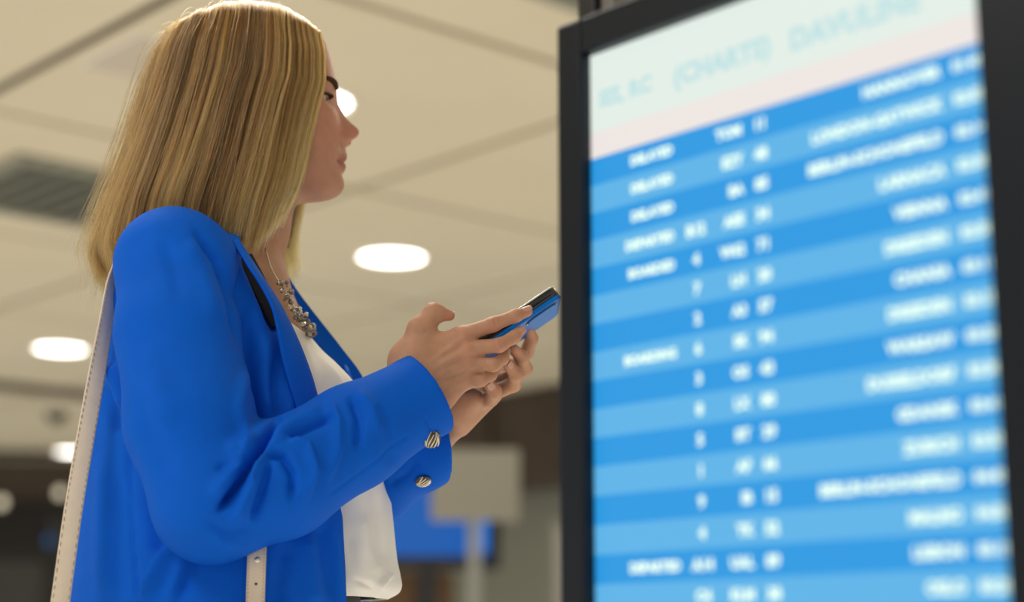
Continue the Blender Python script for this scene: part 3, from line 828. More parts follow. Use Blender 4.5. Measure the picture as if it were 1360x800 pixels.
# eyes and brows
for sd in (-1, 1):
    ex = np.interp(zpx(123), zr, XB) - 0.0225
    c = H0 + HF * ex + HL * sd * 0.0305 + UZ * zpx(139)
    bm = bmesh.new(); bmesh.ops.create_uvsphere(bm, u_segments=24, v_segments=14, radius=0.0118)
    bmesh.ops.translate(bm, vec=c, verts=bm.verts)
    e = from_bm('eye', bm, M['eyewhite'], person, True)
    bm = bmesh.new(); bmesh.ops.create_uvsphere(bm, u_segments=16, v_segments=10, radius=0.0062)
    bmesh.ops.translate(bm, vec=c + HF * 0.0066, verts=bm.verts)
    from_bm('iris', bm, M['iris'], e, True)
    # upper lid and lashes
    Vv = []; nu, nv = 13, 6
    for i in range(nu):
        for j in range(nv):
            a = math.radians(-75 + 150 * i / (nu - 1)); b = math.radians(-4 + 74 * j / (nv - 1))
            Vv.append(c + 0.0132 * (math.cos(b) * math.cos(a) * HF + math.cos(b) * math.sin(a) * HL + math.sin(b) * UZ))
    li = mk('eyelid', Vv, grid(nu, nv, False), mat('lid', (0.40, 0.20, 0.13, 1), 0.5), person)
    li.modifiers.new('solid', 'SOLIDIFY').thickness = 0.001
    Vv = []
    for i in range(nu):
        for j in range(nv):
            a = math.radians(-75 + 150 * i / (nu - 1)); b = math.radians(-70 + 48 * j / (nv - 1))
            Vv.append(c + 0.0130 * (math.cos(b) * math.cos(a) * HF + math.cos(b) * math.sin(a) * HL + math.sin(b) * UZ))
    li2 = mk('eyelid', Vv, grid(nu, nv, False), li.data.materials[0], person)
    li2.modifiers.new('solid', 'SOLIDIFY').thickness = 0.001
    bm = bmesh.new()
    for k in range(20):
        a = math.radians(sd * (-30 + 95 * k / 19))
        b0 = c + 0.0134 * (math.cos(a) * HF + math.sin(a) * HL + 0.12 * UZ)
        dr = math.cos(a) * HF + math.sin(a) * HL
        p = [b0, b0 + 0.004 * dr - 0.0008 * UZ, b0 + 0.0070 * dr + 0.0006 * UZ]
        Vt, Ft = tube(p, [0.0008, 0.0006, 0.0003], 4)
        vs = [bm.verts.new(v) for v in Vt]
        for f in Ft: bm.faces.new([vs[i] for i in f])
    tag(from_bm('eyelashes', bm, M['brow'], person), kind='stuff')
    # brow
    path = []
    for k in range(12):
        t = k / 11
        l = 0.012 + 0.040 * t
        y = 120 + 5 * t - 7 * math.sin(t * 2.4)
        z = zpx(y)
        xb, W, xc = np.interp(z, zr, XB), np.interp(z, zk, Wk), np.interp(z, zk, XCk)
        x = xc + (xb - xc) * (1 - (l / W) ** 2.15) ** (1 / 2.15) + 0.0030
        path.append(H0 + HF * x + HL * sd * l + UZ * z)
    Vt, Ft = tube(path, [0.0022, 0.0030, 0.0036, 0.0039, 0.0040, 0.0038, 0.0035, 0.0031, 0.0027, 0.0022, 0.0016, 0.0008], 8)
    mk('eyebrow', Vt, Ft, M['brow'], person)
    # ear (under the hair)
    ec = H0 + HF * (hp(352, 150)[0]) + HL * sd * 0.070 + UZ * zpx(150)
    bm = bmesh.new(); bmesh.ops.create_uvsphere(bm, u_segments=16, v_segments=10, radius=1)
    for v in bm.verts:
        x_, y_, z_ = v.co
        v.co = Vector(ec + HF * (0.017 * x_ - 0.004 * z_) + HL * sd * (0.007 * y_ * (1 - 0.4 * (x_ * x_))) + UZ * 0.030 * z_)
    from_bm('ear', bm, mat('ear skin', (0.5, 0.25, 0.16, 1), 0.5), person, True)

# --- hair
HY = [24, 40, 60, 90, 130, 170, 215, 250, 280, 300, 330, 350, 366, 380]
HB = [262, 241, 229, 215, 203, 192, 177, 164, 152, 145, 138, 136, 142, 148]        # back silhouette
HFR = [394, 410, 420, 427, 428, 418, 409, 403, 396, 390, 384, 380, 378, 378]       # front edge
HW = [.040, .062, .078, .090, .097, .101, .104, .106, .107, .107, .105, .102, .098, .096]
zrow = np.array([zpx(y) for y in HY])
xbk = np.array([hp(x, y)[0] for x, y in zip(HB, HY)])
xfr = np.array([hp(x, y)[0] for x, y in zip(HFR, HY)])
wrow = np.array(HW)
ZD = zpx(62)                                         # below this the locks hang straight
PH0 = math.radians(40)
def itp(z, a): return np.interp(-z, -zrow, a)
def ringpt(phi, z):
    xb_, xf_, w = itp(z, xbk), itp(z, xfr), itp(z, wrow)
    xc = xb_ * 0.5 + xf_ * 0.5
    Ab = xc - xb_
    Af = (xf_ - xc) / math.cos(PH0)
    c, s = np.cos(phi), np.sin(phi)
    A = np.where(c > 0, Af, Ab)
    r = (np.abs(c) ** 2.3 + np.abs(s) ** 2.3) ** (-1 / 2.3)
    return xc + A * c * r, -w * s * r
# parting line along the crown
pk = np.array([hp(*p) for p in [(431, 88), (429, 74), (424, 60), (415, 46), (402, 33), (382, 22), (355, 15), (330, 13.5), (300, 17), (275, 25), (252, 38), (238, 52)]])
def hairpt(phi, t, zend, out=0.0):
    """phi: azimuth from the face, near side positive; t 0 at the parting, 0.25 at the temple level, 1 at the tips"""
    c = np.cos(phi)
    zd = np.full_like(phi, ZD)
    xr, lr = ringpt(phi, zd)
    xs = np.clip(xr * 0.93 + 0.0, pk[-1, 0], pk[0, 0])
    zp_ = np.interp(-xs, -pk[:, 0], pk[:, 1])
    a = np.clip(t / 0.25, 0, 1)
    zd2 = np.minimum(zd, zp_ - 0.004)
    xr, lr = ringpt(phi, zd2)
    sa, ca_ = np.sin(a * math.pi / 2), 1 - np.cos(a * math.pi / 2)
    x1 = xs + (xr - xs) * a ** 1.2
    l1 = lr * sa
    z1 = zp_ + (zd2 - zp_) * ca_
    b = np.clip((t - 0.25) / 0.75, 0, 1)
    z2 = zd2 + (zend - zd2) * b
    x2, l2 = ringpt(phi, z2)
    up = t < 0.25
    x, l, z = np.where(up, x1, x2), np.where(up, l1, l2), np.where(up, z1, z2)
    # outward direction
    nx, nl, nz = np.where(up, (x - 0.0) * 0 + np.cos(phi) * sa, np.cos(phi)), np.where(up, -np.sin(phi) * sa, -np.sin(phi)), np.where(up, 1 - ca_, 0)
    nn = np.sqrt(nx ** 2 + nl ** 2 + nz ** 2) + 1e-9
    x, l, z = x + out * nx / nn, l + out * nl / nn, z + out * nz / nn
    return H0 + x[..., None] * HF + l[..., None] * HL + z[..., None] * UZ
ENDX = [137, 150, 200, 240, 258, 268, 295, 325, 345, 370, 388, 400]
ENDY = [360, 368, 366, 345, 326, 322, 324, 340, 346, 336, 314, 300]
def zend_of(phi):
    xr, _ = ringpt(phi, np.full_like(phi, zpx(300)))
    px = 380 + (xr + 0.0) * 1150
    y = np.interp(px, ENDX, ENDY)
    y = np.where(np.sin(phi) < -0.2, np.maximum(y, 352), y)
    return np.interp(-y, [-400, -300, -200, 0], [zpx(400), zpx(300), zpx(200), zpx(0)])
rng = np.random.default_rng(4)
nu, nv = 120, 60
ph = np.linspace(PH0, 2 * math.pi - PH0, nu)
PHI, T = np.meshgrid(ph, np.linspace(0, 0.90, nv), indexing='ij')
Vh = hairpt(PHI.ravel(), T.ravel(), np.repeat(zend_of(ph), nv), -0.012)
fq = grid(nu, nv, False)
hair = mk('hair', Vh, fq, mat('hair under layer', (0.085, 0.045, 0.014, 1), 0.6), person)
so = hair.modifiers.new('solid', 'SOLIDIFY'); so.thickness = 0.004; so.offset = -1
def strands(n, npt, lay, flya, seed, name, m, rad):
    rng = np.random.default_rng(seed)
    phi = PH0 - 0.02 + (2 * math.pi - 2 * PH0 + 0.04) * rng.random(n)
    near = rng.random(n) < 0.45
    near_min = PH0 if flya == 0 else PH0 + 0.5
    phi = np.where(near | (flya > 0), near_min + ((math.pi * 0.98 - PH0) if flya == 0 else (math.pi * 1.4 - near_min)) * rng.random(n), phi)
    t = np.linspace(0.0, 1.0, npt)
    span = 2 * math.pi - 2 * PH0
    def clump(k):                                    # irregular lock centres
        c = np.sort(PH0 + span * rng.random(k))
        return c, np.abs(phi[:, None] - c[None]).argmin(1)
    c1, i1 = clump(46); c2, i2 = clump(800)
    d1 = rng.normal(0, 0.0028, 46); d2 = rng.normal(0, 0.0016, 800)
    w1 = rng.normal(0, 1, (46, 3)); w2 = rng.normal(0, 1, (800, 3))
    ze = zend_of(phi) + rng.normal(0, 0.008, n) + w1[i1, 2] * 0.004 + w2[i2, 2] * 0.004 - 0.002
    T_ = t[None]
    PH = phi[:, None] + (c1[i1] - phi)[:, None] * 0.16 * T_ ** 1.5 + (c2[i2] - phi)[:, None] * (0.15 + 0.5 * T_)
    PH = PH + 0.030 * w1[i1, 0][:, None] * np.sin(2.6 * T_ + w1[i1, 1][:, None]) * T_ + 0.016 * w2[i2, 0][:, None] * np.sin(5 * T_ + 3 * w2[i2, 1][:, None]) * T_
    PH = PH + rng.normal(0, 0.022, (n, 1)) * T_ * np.sin(5 * T_ + rng.random((n, 1)) * 6)
    PH = np.clip(PH, PH0 - 0.03, 2 * math.pi - PH0 + 0.03)
    dep = rng.random(n) ** 0.6
    grow = np.clip(T_ * 2.5, 0, 1)
    out = (lay[0] + (lay[1] - lay[0]) * dep)[:, None] * (0.35 + 0.65 * np.clip(T_ * 4, 0, 1)) + (d1[i1] + d2[i2])[:, None] * grow
    tip = np.clip((T_ - 0.80) / 0.2, 0, 1) ** 2
    back = 1 / (1 + np.exp((np.cos(phi) + 0.62) * 14))[:, None]
    out = out - 0.009 * tip * (1 - back) + (0.008 + 0.006 * w1[i1, 1])[:, None] * tip * back
    farf = 1 / (1 + np.exp((np.sin(phi) + 0.25) * 16))[:, None] / (1 + np.exp(-(np.cos(phi)[:, None] - 0.2) * 14))
    out = out + 0.034 * farf * tip
    if flya > 0:
        out = out + np.abs(rng.normal(0, flya, (n, 1))) * np.clip(T_ * rng.uniform(0.6, 3, (n, 1)), 0, 1) ** 1.5 + rng.normal(0, flya * 0.3, (n, 1)) * np.sin(6 * T_ + rng.random((n, 1)) * 6) * T_
        ze = ze + rng.normal(0, 0.02, n)
    TT = np.broadcast_to(T_, PH.shape)
    Z = np.broadcast_to(ze[:, None], PH.shape)
    pos = hairpt(PH.ravel(), TT.ravel(), Z.ravel(), out.ravel())
    hc = bpy.data.hair_curves.new(name)
    hc.add_curves([npt] * n)
    hc.attributes['position'].data.foreach_set('vector', pos.astype(np.float32).ravel())
    ra = hc.attributes.get('radius') or hc.attributes.new('radius', 'FLOAT', 'POINT')
    rr = rad * rng.uniform(0.7, 1.2, (n, 1)) * (1 - 0.75 * np.clip((T_ - 0.75) / 0.25, 0, 1))
    ra.data.foreach_set('value', rr.astype(np.float32).ravel())
    ca = hc.attributes.new('shade', 'FLOAT', 'POINT')
    xw = (pos.reshape(n, npt, 3) - H0) @ HF
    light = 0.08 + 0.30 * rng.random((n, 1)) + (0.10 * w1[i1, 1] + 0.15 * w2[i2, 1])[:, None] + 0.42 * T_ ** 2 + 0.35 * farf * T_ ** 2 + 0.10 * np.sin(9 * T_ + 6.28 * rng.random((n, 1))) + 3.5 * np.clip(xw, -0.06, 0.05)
    ca.data.foreach_set('value', np.clip(light, 0, 1).astype(np.float32).ravel())
    hc.materials.append(m)
    o = bpy.data.objects.new(name, hc)
    link(o, person)
    tag(o, kind='stuff')
    return o
def hair_mat(name, a, b, c):
    m = bpy.data.materials.new(name); m.use_nodes = True
    nt = m.node_tree
    out = nt.nodes['Material Output']
    nt.nodes.remove(nt.nodes['Principled BSDF'])
    h = nt.nodes.new('ShaderNodeBsdfHairPrincipled')
    h.parametrization = 'COLOR'
    at = nt.nodes.new('ShaderNodeAttribute'); at.attribute_name = 'shade'
    rp = nt.nodes.new('ShaderNodeValToRGB')
    rp.color_ramp.elements[0].color = a; rp.color_ramp.elements[1].color = c
    e = rp.color_ramp.elements.new(0.45); e.color = b
    nt.links.new(at.outputs['Fac'], rp.inputs[0])
    nt.links.new(rp.outputs[0], h.inputs['Color'])
    h.inputs['Roughness'].default_value = 0.32
    h.inputs['Radial Roughness'].default_value = 0.4
    nt.links.new(h.outputs[0], out.inputs['Surface'])
    return m
HM = hair_mat('blond hair', (0.055, 0.023, 0.0045, 1), (0.25, 0.125, 0.029, 1), (0.66, 0.44, 0.16, 1))
strands(24000, 26, (-0.010, 0.003), 0.0, 11, 'hair_strands', HM, 0.00036)
strands(650, 26, (0.0, 0.004), 0.010, 12, 'flyaway_hair', HM, 0.00020)
# --- clothes: jacket trunk
def zY(y, Y=2.0): return P(680, y, Y)[2]
JY = [322, 338, 358, 386, 420, 460, 500, 540, 600, 650, 700, 760, 830, 900]
JC = [312, 310, 300, 292, 292, 296, 302, 306, 311, 315, 316, 316, 314, 312]          # centre line px
JE = [58, 66, 92, 118, 140, 155, 166, 176, 190, 197, 202, 206, 210, 212]            # half extent px
JA = [.076, .112, .152, .165, .170, .173, .176, .180, .186, .190, .194, .200, .206, .208]
c8, s8 = math.cos(YAW), -math.sin(YAW)
zj = np.array([zY(y) for y in JY])
cxj = np.array([P(x, y, 2.0)[0] for x, y in zip(JC, JY)])
bj = np.array([math.sqrt(max((e * 2.0 / F) ** 2 - (a * s8) ** 2, 1e-4)) / c8 for e, a in zip(JE, JA)])
aj = np.array(JA)
def jz(z, arr): return np.interp(-z, -zj, arr)
def trunk(phi, z, grow=0.0):
    a, b, cx = jz(z, aj) + grow, jz(z, bj) + grow, jz(z, cxj)
    c, s = np.cos(phi), np.sin(phi)
    r = (np.abs(c) ** 2.2 + np.abs(s) ** 2.2) ** (-1 / 2.2)
    return np.stack([cx, np.full_like(cx, 2.0), np.zeros_like(cx)], -1) + (b * c * r)[..., None] * TF + (a * s * r)[..., None] * TR + z[..., None] * UZ
def solve_phi(x, y, sign, Yg):
    """azimuth at which the trunk meets pixel column x near pixel row y"""
    ph_ = np.radians(np.linspace(2, 100, 300)) * sign
    z = np.full_like(ph_, zY(y, Yg))
    q = proj(trunk(ph_, z))
    return ph_[np.argmin(np.abs(q[:, 0] - x))], zY(y, Yg)
NE = [(318, 320), (326, 345), (346, 380), (368, 420), (385, 470), (403, 520), (415, 560), (432, 610), (448, 660), (455, 690), (458, 740), (460, 800), (461, 880)]
FE = [(362, 330), (362, 350), (382, 385), (412, 425), (438, 462), (464, 500), (476, 540), (488, 600), (490, 700), (490, 800), (490, 880)]
ne = [solve_phi(x, y, 1, 1.9) for x, y in NE]
fe = [solve_phi(x, y, -1, 2.07) for x, y in FE]
def edge_phi(z, tab):
    zz = np.array([t[1] for t in tab]); pp = np.array([t[0] for t in tab])
    return np.interp(-z, -zz, pp)
nu, nv = 220, 260
zz = np.linspace(zY(322), zY(860), nv)
Vj = np.zeros((nu, nv, 3))
pn, pf = edge_phi(zz, ne), edge_phi(zz, fe)
for j in range(nv):
    ph = np.linspace(pn[j], 2 * math.pi + pf[j], nu)
    Vj[:, j] = trunk(ph, np.full(nu, zz[j]))
Vj = Vj.reshape(-1, 3)
fj = grid(nu, nv, False)
Nj = vnormals(Vj, fj)
if ((Nj * (Vj - Vj.mean(0))).sum(1)).mean() < 0:
    fj = fj[:, ::-1]; Nj = -Nj
Vj = folds(Vj, Nj, [(f_[0], f_[1], f_[2] * (1.45 if f_[2] > -0.02 else 1.0)) + tuple(f_[3:]) for f_ in [

    ([(172, 545), (172, 640), (176, 720), (184, 810)], 3, -0.0030, 'seam'),
    ([(146, 480), (158, 515), (168, 548)], 9, 0.007), ([(140, 510), (150, 545), (160, 575)], 8, -0.005),
    ([(182, 800), (210, 745), (240, 700), (262, 672)], 14, 0.010, 'step'),
    ([(236, 800), (255, 740), (276, 690)], 9, -0.006), ([(222, 810), (244, 750), (262, 705)], 8, 0.004),
    ([(140, 600), (138, 700), (136, 800)], 14, 0.004), ([(155, 620), (156, 720), (160, 800)], 10, -0.003),
    ([(205, 640), (212, 700), (215, 740)], 14, -0.006),
    ([(326, 334), (341, 368), (356, 402), (370, 442)], 6.5, -0.024), ([(332, 400), (328, 470), (335, 540), (346, 590)], 10, -0.008), ([(352, 440), (350, 500), (356, 560)], 10, 0.005),
    ([(368, 470), (364, 520), (372, 560)], 7, -0.005), ([(388, 500), (384, 540), (390, 575)], 8, 0.003),
    ([(425, 690), (432, 740), (446, 800)], 8, -0.004), ([(405, 705), (412, 760), (418, 810)], 12, 0.005), ([(440, 690), (448, 740), (452, 800)], 4, 0.002),
    ([(380, 720), (372, 770), (368, 810)], 10, -0.004)]])
jacket = mk('jacket', Vj, fj, M['blue'], person)
so = jacket.modifiers.new('solid', 'SOLIDIFY'); so.thickness = 0.004; so.offset = -1

# lapels
def strip(name, E1, E2, parent, m, bulge=0.004, n=60, w=9, thick=0.003, extra=None):
    A, B = catmull(E1, n), catmull(E2, n)
    Vl = np.zeros((w, n, 3))
    tow = CAM - (A + B) / 2
    tow /= np.linalg.norm(tow, axis=1)[:, None]
    for i in range(w):
        t = i / (w - 1)
        Vl[i] = A * (1 - t) + B * t + tow * (bulge * math.sin(math.pi * t))
    o = mk(name, Vl.reshape(-1, 3), grid(w, n, False), m, parent)
    so = o.modifiers.new('solid', 'SOLIDIFY'); so.thickness = thick; so.offset = 0
    return o
def on_trunk(x, y, Yg=1.9, lift=0.0):
    ph_, z = solve_phi(x, y, 1, Yg)
    q = trunk(np.array([ph_]), np.array([z]), lift)[0]
    return P(x, y, q[1] - 0.0)
roll = [on_trunk(x, y, 1.9, l) for x, y, l in [(316, 318, .012), (330, 340, .024), (348, 368, .034), (368, 398, .034), (386, 432, .026), (402, 468, .018), (416, 508, .012), (425, 545, .008), (430, 580, .006)]]
leaf = [on_trunk(x, y, 1.9, l) for x, y, l in [(308, 322, .010), (325, 347, .036), (344, 376, .046), (361, 408, .046), (369, 442, .034), (375, 478, .020), (385, 515, .012), (396, 550, .008), (404, 585, .006)]]
strip('lapel', roll, leaf, jacket, M['blue'], 0.004)
strip('lapel_shade', [on_trunk(x, y, 1.9, -0.004) for x, y in [(334, 338), (353, 374), (366, 404), (374, 432)]], [on_trunk(x, y, 1.9, -0.004) for x, y in [(312, 340), (328, 374), (346, 406), (362, 436)]], jacket, M['lapel_shade'], 0.0)  # dark strip put in as the shade behind the lifted lapel
off = np.array([-0.0025, -0.0035, 0.0])
Vt, Ft = tube(catmull([np.array(a) * 0.82 + np.array(b) * 0.18 + off for a, b in zip(roll, leaf)], 60), 0.0004, 5)
mk('topstitch', Vt, Ft, mat('blue thread', (0.002, 0.05, 0.35, 1), 0.6), jacket)
fl_o = [P(362, 332, 2.05), P(372, 350, 2.06), P(395, 387, 2.065), P(425, 426, 2.065), P(455, 464, 2.06), P(482, 502, 2.05), P(490, 540, 2.04)]
fl_i = [P(350, 340, 2.03), P(362, 368, 2.045), P(380, 400, 2.05), P(404, 436, 2.052), P(434, 474, 2.05), P(462, 508, 2.04), P(474, 545, 2.03)]
strip('lapel', fl_o, fl_i, jacket, M['blue'], -0.003)

# sleeves
def sleeve(chain_pts, chain_r, kk, cutp, cutn, inner_r, lo, hi, fold, extra=None):
    f = Field(lo, hi, 0.002)
    f.chain(chain_pts, chain_r, kk)
    if extra:
        for e in extra: f.ell(*e)
    n = np.asarray(cutn, float); n /= np.linalg.norm(n)
    f.cut(cutp, n)
    ax = np.asarray(chain_pts[-1]) - np.asarray(chain_pts[-2]); ax /= np.linalg.norm(ax)
    f.cone(np.asarray(cutp) - ax * 0.035, np.asarray(cutp) + ax * 0.05, inner_r * 0.98, inner_r * 1.05, 0.0, 'd')
    Vs, Fs = f.surface()
    Vs = smooth_mesh(Vs, Fs, 3, 0.5)
    Ns = vnormals(Vs, Fs)
    Vs = folds(Vs, Ns, [(f_[0], f_[1] * (1 if len(f_) > 3 and f_[3] == 'seam' else 0.85), f_[2] * 1.25) + tuple(f_[3:]) for f_ in fold])
    Vs = smooth_mesh(Vs, Fs, 2, 0.5)
    return Vs, Fs
ch = [P(228, 345, 1.850), P(236, 440, 1.825), P(252, 560, 1.800), P(283, 667, 1.785), P(372, 637, 1.800), P(470, 580, 1.835), P(572, 521, 1.872), P(640, 481, 1.895)]
cr = [0.0560, 0.0650, 0.0665, 0.0610, 0.0600, 0.0540, 0.0450, 0.0430]
FN = [
    # the elbow crease and the folds that run out of it
    ([(372, 545), (349, 586), (330, 622), (308, 655), (290, 680)], 5.5, -0.020), ([(338, 580), (320, 612), (298, 642), (282, 660)], 12, 0.007),
    ([(352, 598), (338, 634), (322, 668), (308, 700)], 9, 0.009), ([(358, 606), (348, 650), (336, 695)], 6, -0.008),
    ([(340, 612), (333, 632), (336, 646)], 5, 0.005),
    ([(352, 590), (384, 580), (410, 590), (420, 625), (408, 665)], 10, 0.006, 'step'),
    ([(352, 602), (376, 606), (390, 630), (386, 668)], 7, -0.009),
    ([(356, 584), (398, 556), (430, 540)], 8, 0.005), ([(366, 590), (410, 568), (446, 552)], 6, -0.007),
    ([(440, 528), (452, 560), (450, 600), (436, 640)], 12, 0.005, 'step'), ([(466, 524), (478, 556), (474, 600)], 8, -0.007),
    ([(474, 520), (494, 540), (508, 580)], 9, 0.004), ([(500, 540), (520, 580), (520, 620)], 14, -0.003),
    ([(330, 480), (318, 540), (330, 585)], 9, 0.004), ([(300, 600), (322, 590), (344, 586)], 10, 0.005), ([(285, 625), (312, 618), (336, 606)], 8, -0.004),
    ([(270, 690), (300, 705), (340, 700)], 10, -0.003), ([(280, 715), (320, 728), (360, 715)], 10, 0.003),
    # crown of the sleeve
    ([(258, 304), (288, 345), (308, 400), (318, 460)], 7, -0.009), ([(246, 318), (268, 360), (290, 430)], 16, 0.004), ([(214, 318), (230, 350), (240, 400)], 12, -0.002),
    ([(180, 520), (200, 580), (226, 640)], 16, -0.003), ([(200, 450), (210, 520), (226, 570)], 20, 0.003),
    # cuff slit and hem
    ([(566, 556), (572, 570), (577, 584)], 1.6, -0.0022, 'seam'), ([(540, 580), (500, 612), (440, 655)], 2.2, -0.0012, 'seam')]
cutp, cutn = P(569, 523, 1.872), (0.80, 0.26, 0.545)
Vs, Fs = sleeve(ch, cr, 0.014, cutp, cutn, 0.0395, (-0.475, 1.69, 0.96), (0.02, 1.96, 1.40), FN,
                [(P(240, 356, 1.870), (TF, TR, UZ), (0.062, 0.060, 0.046), 0.04)])
sl = mk('sleeve', Vs, Fs, M['blue'], jacket)
def snap(Vv, x, y):                                  # nearest point of the cloth to the camera around a pixel
    d = np.hypot(*(proj(Vv) - np.array([x, y])).T)
    k = np.where(d < 3.0)[0]
    return Vv[k[np.argmin(Vv[k, 1])]]
spot_near = snap(Vs, 575, 583)
chl = [P(318, 392, 2.145), P(345, 540, 2.15), P(392, 690, 2.145), P(500, 640, 2.05), P(560, 604, 1.995), P(622, 572, 1.965)]
crl = [0.055, 0.055, 0.050, 0.046, 0.0400, 0.039]
FNl = [([(515, 645), (538, 634), (556, 612)], 7, -0.004)]
Vs, Fs = sleeve(chl, crl, 0.014, P(590, 598, 1.985), (0.96, 0.20, 0.22), 0.030, (-0.40, 1.85, 0.94), (0.0, 2.26, 1.37), FNl)
mk('sleeve', Vs, Fs, M['blue'], jacket)
spot_far = snap(Vs, 562, 641)

# domed silver buttons with raised ribs
def button(c, nrm, r, lab):
    nrm = np.asarray(nrm, float); nrm /= np.linalg.norm(nrm)
    a = np.cross(nrm, [0.2, 0.1, 1]); a /= np.linalg.norm(a); b = np.cross(nrm, a)
    Vb, Fb = lathe([(0.0008, 0.55 * r), (0.4 * r, 0.50 * r), (0.75 * r, 0.34 * r), (0.95 * r, 0.12 * r), (r, 0), (0.9 * r, -0.1 * r), (0.001, -0.1 * r)], 28)
    bm = bmesh.new()
    vs = [bm.verts.new(c + x * a + y * b + z * nrm) for x, y, z in Vb]
    for f in Fb:
        bm.faces.new([vs[i] for i in f])
    bt = tag(from_bm('button', bm, M['old_silver'], jacket, True), lab)
    bm = bmesh.new()
    for k in range(-3, 4):
        x = k * 0.25 * r
        L = math.sqrt(max(r * r - x * x, 0)) * 0.95
        pth = []
        for t in np.linspace(-1, 1, 9):
            yy = t * L; xx = x + 0.12 * r * math.sin(t * 2 + k)
            rr = min(math.hypot(xx, yy), r)
            pth.append(c + xx * a + yy * b + (0.56 * r * math.sqrt(max(1 - (rr / r) ** 2, 0)) + 0.0003) * nrm)
        Vt, Ft = tube(pth, 0.085 * r, 6)
        v2 = [bm.verts.new(v) for v in Vt]
        for f in Ft: bm.faces.new([v2[i] for i in f])
    bt.data.materials.append(M['silver'])
    me = bpy.data.meshes.new('ribs'); bm.to_mesh(me); bm.free()
    b2 = bmesh.new(); b2.from_mesh(bt.data); n0 = len(b2.faces); b2.from_mesh(me)
    b2.faces.ensure_lookup_table()
    for f_ in b2.faces[n0:]: f_.material_index = 1; f_.smooth = True
    b2.to_mesh(bt.data); b2.free(); bpy.data.meshes.remove(me)
    return bt
button(spot_near, (0.15, -1.0, -0.30), 0.0106, 'silver domed button with raised ribs')
button(spot_far, (0.2, -0.35, -0.9), 0.0095, None)

# --- blouse
BY = [418, 432, 450, 470, 490, 510, 535, 560, 600, 650, 700, 740, 765, 778, 788, 796]
BX = [384, 397, 415, 433, 454, 472, 486, 497, 507, 514, 518, 521, 526, 528, 524, 510]   # front silhouette px
BW = [.10, .11, .12, .130, .135, .14, .142, .145, .148, .150, .152, .155, .158, .158, .154, .146]
zb = np.array([zY(y) for y in BY])
xbf = np.array([P(x, y, 2.0)[0] for x, y in zip(BX, BY)])
nu, nv = 200, 180
prof_b = catmull(np.stack([zb, xbf, np.array(BW)], -1), nv)
tt = np.linspace(0, len(BY) - 1, nv)
Vb = np.zeros((nu, nv, 3))
ph = np.linspace(0, 2 * math.pi, nu, endpoint=False)
for j in range(nv):
    z0, x0, a = prof_b[j]
    cx = jz(np.array([z0]), cxj)[0]
    b = (x0 - cx) / c8 * 0.985
    c, s = np.cos(ph), np.sin(ph)
    r = (np.abs(c) ** 2.1 + np.abs(s) ** 2.1) ** (-1 / 2.1)
    tilt = 0.05 * np.clip(1 - j / 30, 0, 1) * (1 - c) / 2           # the neckline rises to the back
    p3 = np.stack([np.full(nu, cx), np.full(nu, 2.0), z0 + tilt], -1) + (np.where(c > 0, b, b * 0.75) * c * r)[:, None] * TF + (a * s * r)[:, None] * TR
    # soft vertical drape
    wv = 0.0022 * np.sin(ph * 17 + 1.3 * math.sin(j * 0.03)) * np.clip((j - 20) / 60, 0, 1)
    wv += 0.004 * np.sin(ph * 9 + 2 + j * 0.012) * np.clip((j - 70) / 60, 0, 1)
    p3 = p3 + (wv * c)[:, None] * TF + (wv * s)[:, None] * TR
    Vb[:, j] = p3
Vb = Vb.reshape(-1, 3)
fb = grid(nu, nv, True)
Nb = vnormals(Vb, fb)
if ((Nb * (Vb - Vb.mean(0))).sum(1)).mean() < 0:
    fb = fb[:, ::-1]; Nb = -Nb
Vb = folds(Vb, Nb, [([(500, 655), (506, 710), (512, 750)], 5, -0.003), ([(480, 680), (486, 730), (505, 770)], 8, 0.004), ([(462, 700), (470, 750), (490, 785)], 7, -0.003),
                    ([(522, 762), (512, 774), (500, 786)], 5, 0.004, 'step'), ([(470, 768), (490, 778), (505, 788)], 5, -0.003),
                    ([(412, 455), (432, 490), (446, 530)], 6, -0.0025), ([(430, 470), (452, 505), (462, 530)], 6, 0.0025), ([(404, 452), (412, 480), (422, 520)], 5, 0.002)])
blouse = mk('blouse', Vb, fb, M['white'], person)
so = blouse.modifiers.new('solid', 'SOLIDIFY'); so.thickness = 0.002; so.offset = -1

# --- trousers and shoes (mostly below the frame)
f = Field((-0.50, 1.74, 0.02), (0.10, 2.26, 1.06), 0.005)
hipc = P(318, 800, 2.0)
f.ell(hipc + np.array([0, 0, 0.0]), (TF, TR, UZ), (0.125, 0.155, 0.11), 0.03)
f.ell(hipc + np.array([-0.02, 0, -0.10]), (TF, TR, UZ), (0.135, 0.17, 0.12), 0.03)
feet = []
for sd in (-1, 1):
    h_ = hipc + TR * sd * 0.085 + np.array([-0.01, 0, -0.12])
    kn = hipc + TR * sd * 0.085 + np.array([0.03, 0, -0.46]); kn[2] = 0.49
    an = hipc + TR * sd * 0.09 + np.array([-0.02, 0, -0.8]); an[2] = 0.09
    f.chain([h_, kn, an], [0.088, 0.062, 0.050], 0.03)
    feet.append(an)
f.cut((0, 0, 1.025), (0.0, 0, 1.0))
f.cut((0, 0, 0.055), (0.0, 0, -1.0))
Vt, Ft = f.surface()
Vt = smooth_mesh(Vt, Ft, 3)
mk('trousers', Vt, Ft, M['trousers'], person)
a0 = hipc.copy(); a0[2] = zY(800, 2.0)
rb = []
for t in np.linspace(0, 2 * math.pi, 60, endpoint=False):
    c, s = math.cos(t), math.sin(t)
    rb.append(hipc + TF * c * 0.136 + TR * s * 0.160)
Vw = np.array([[p + UZ * dz_ for dz_ in (-0.012, 0.030)] for p in rb]).reshape(-1, 3)
wb = mk('waistband', Vw, grid(60, 2, True), M['trousers'], person)
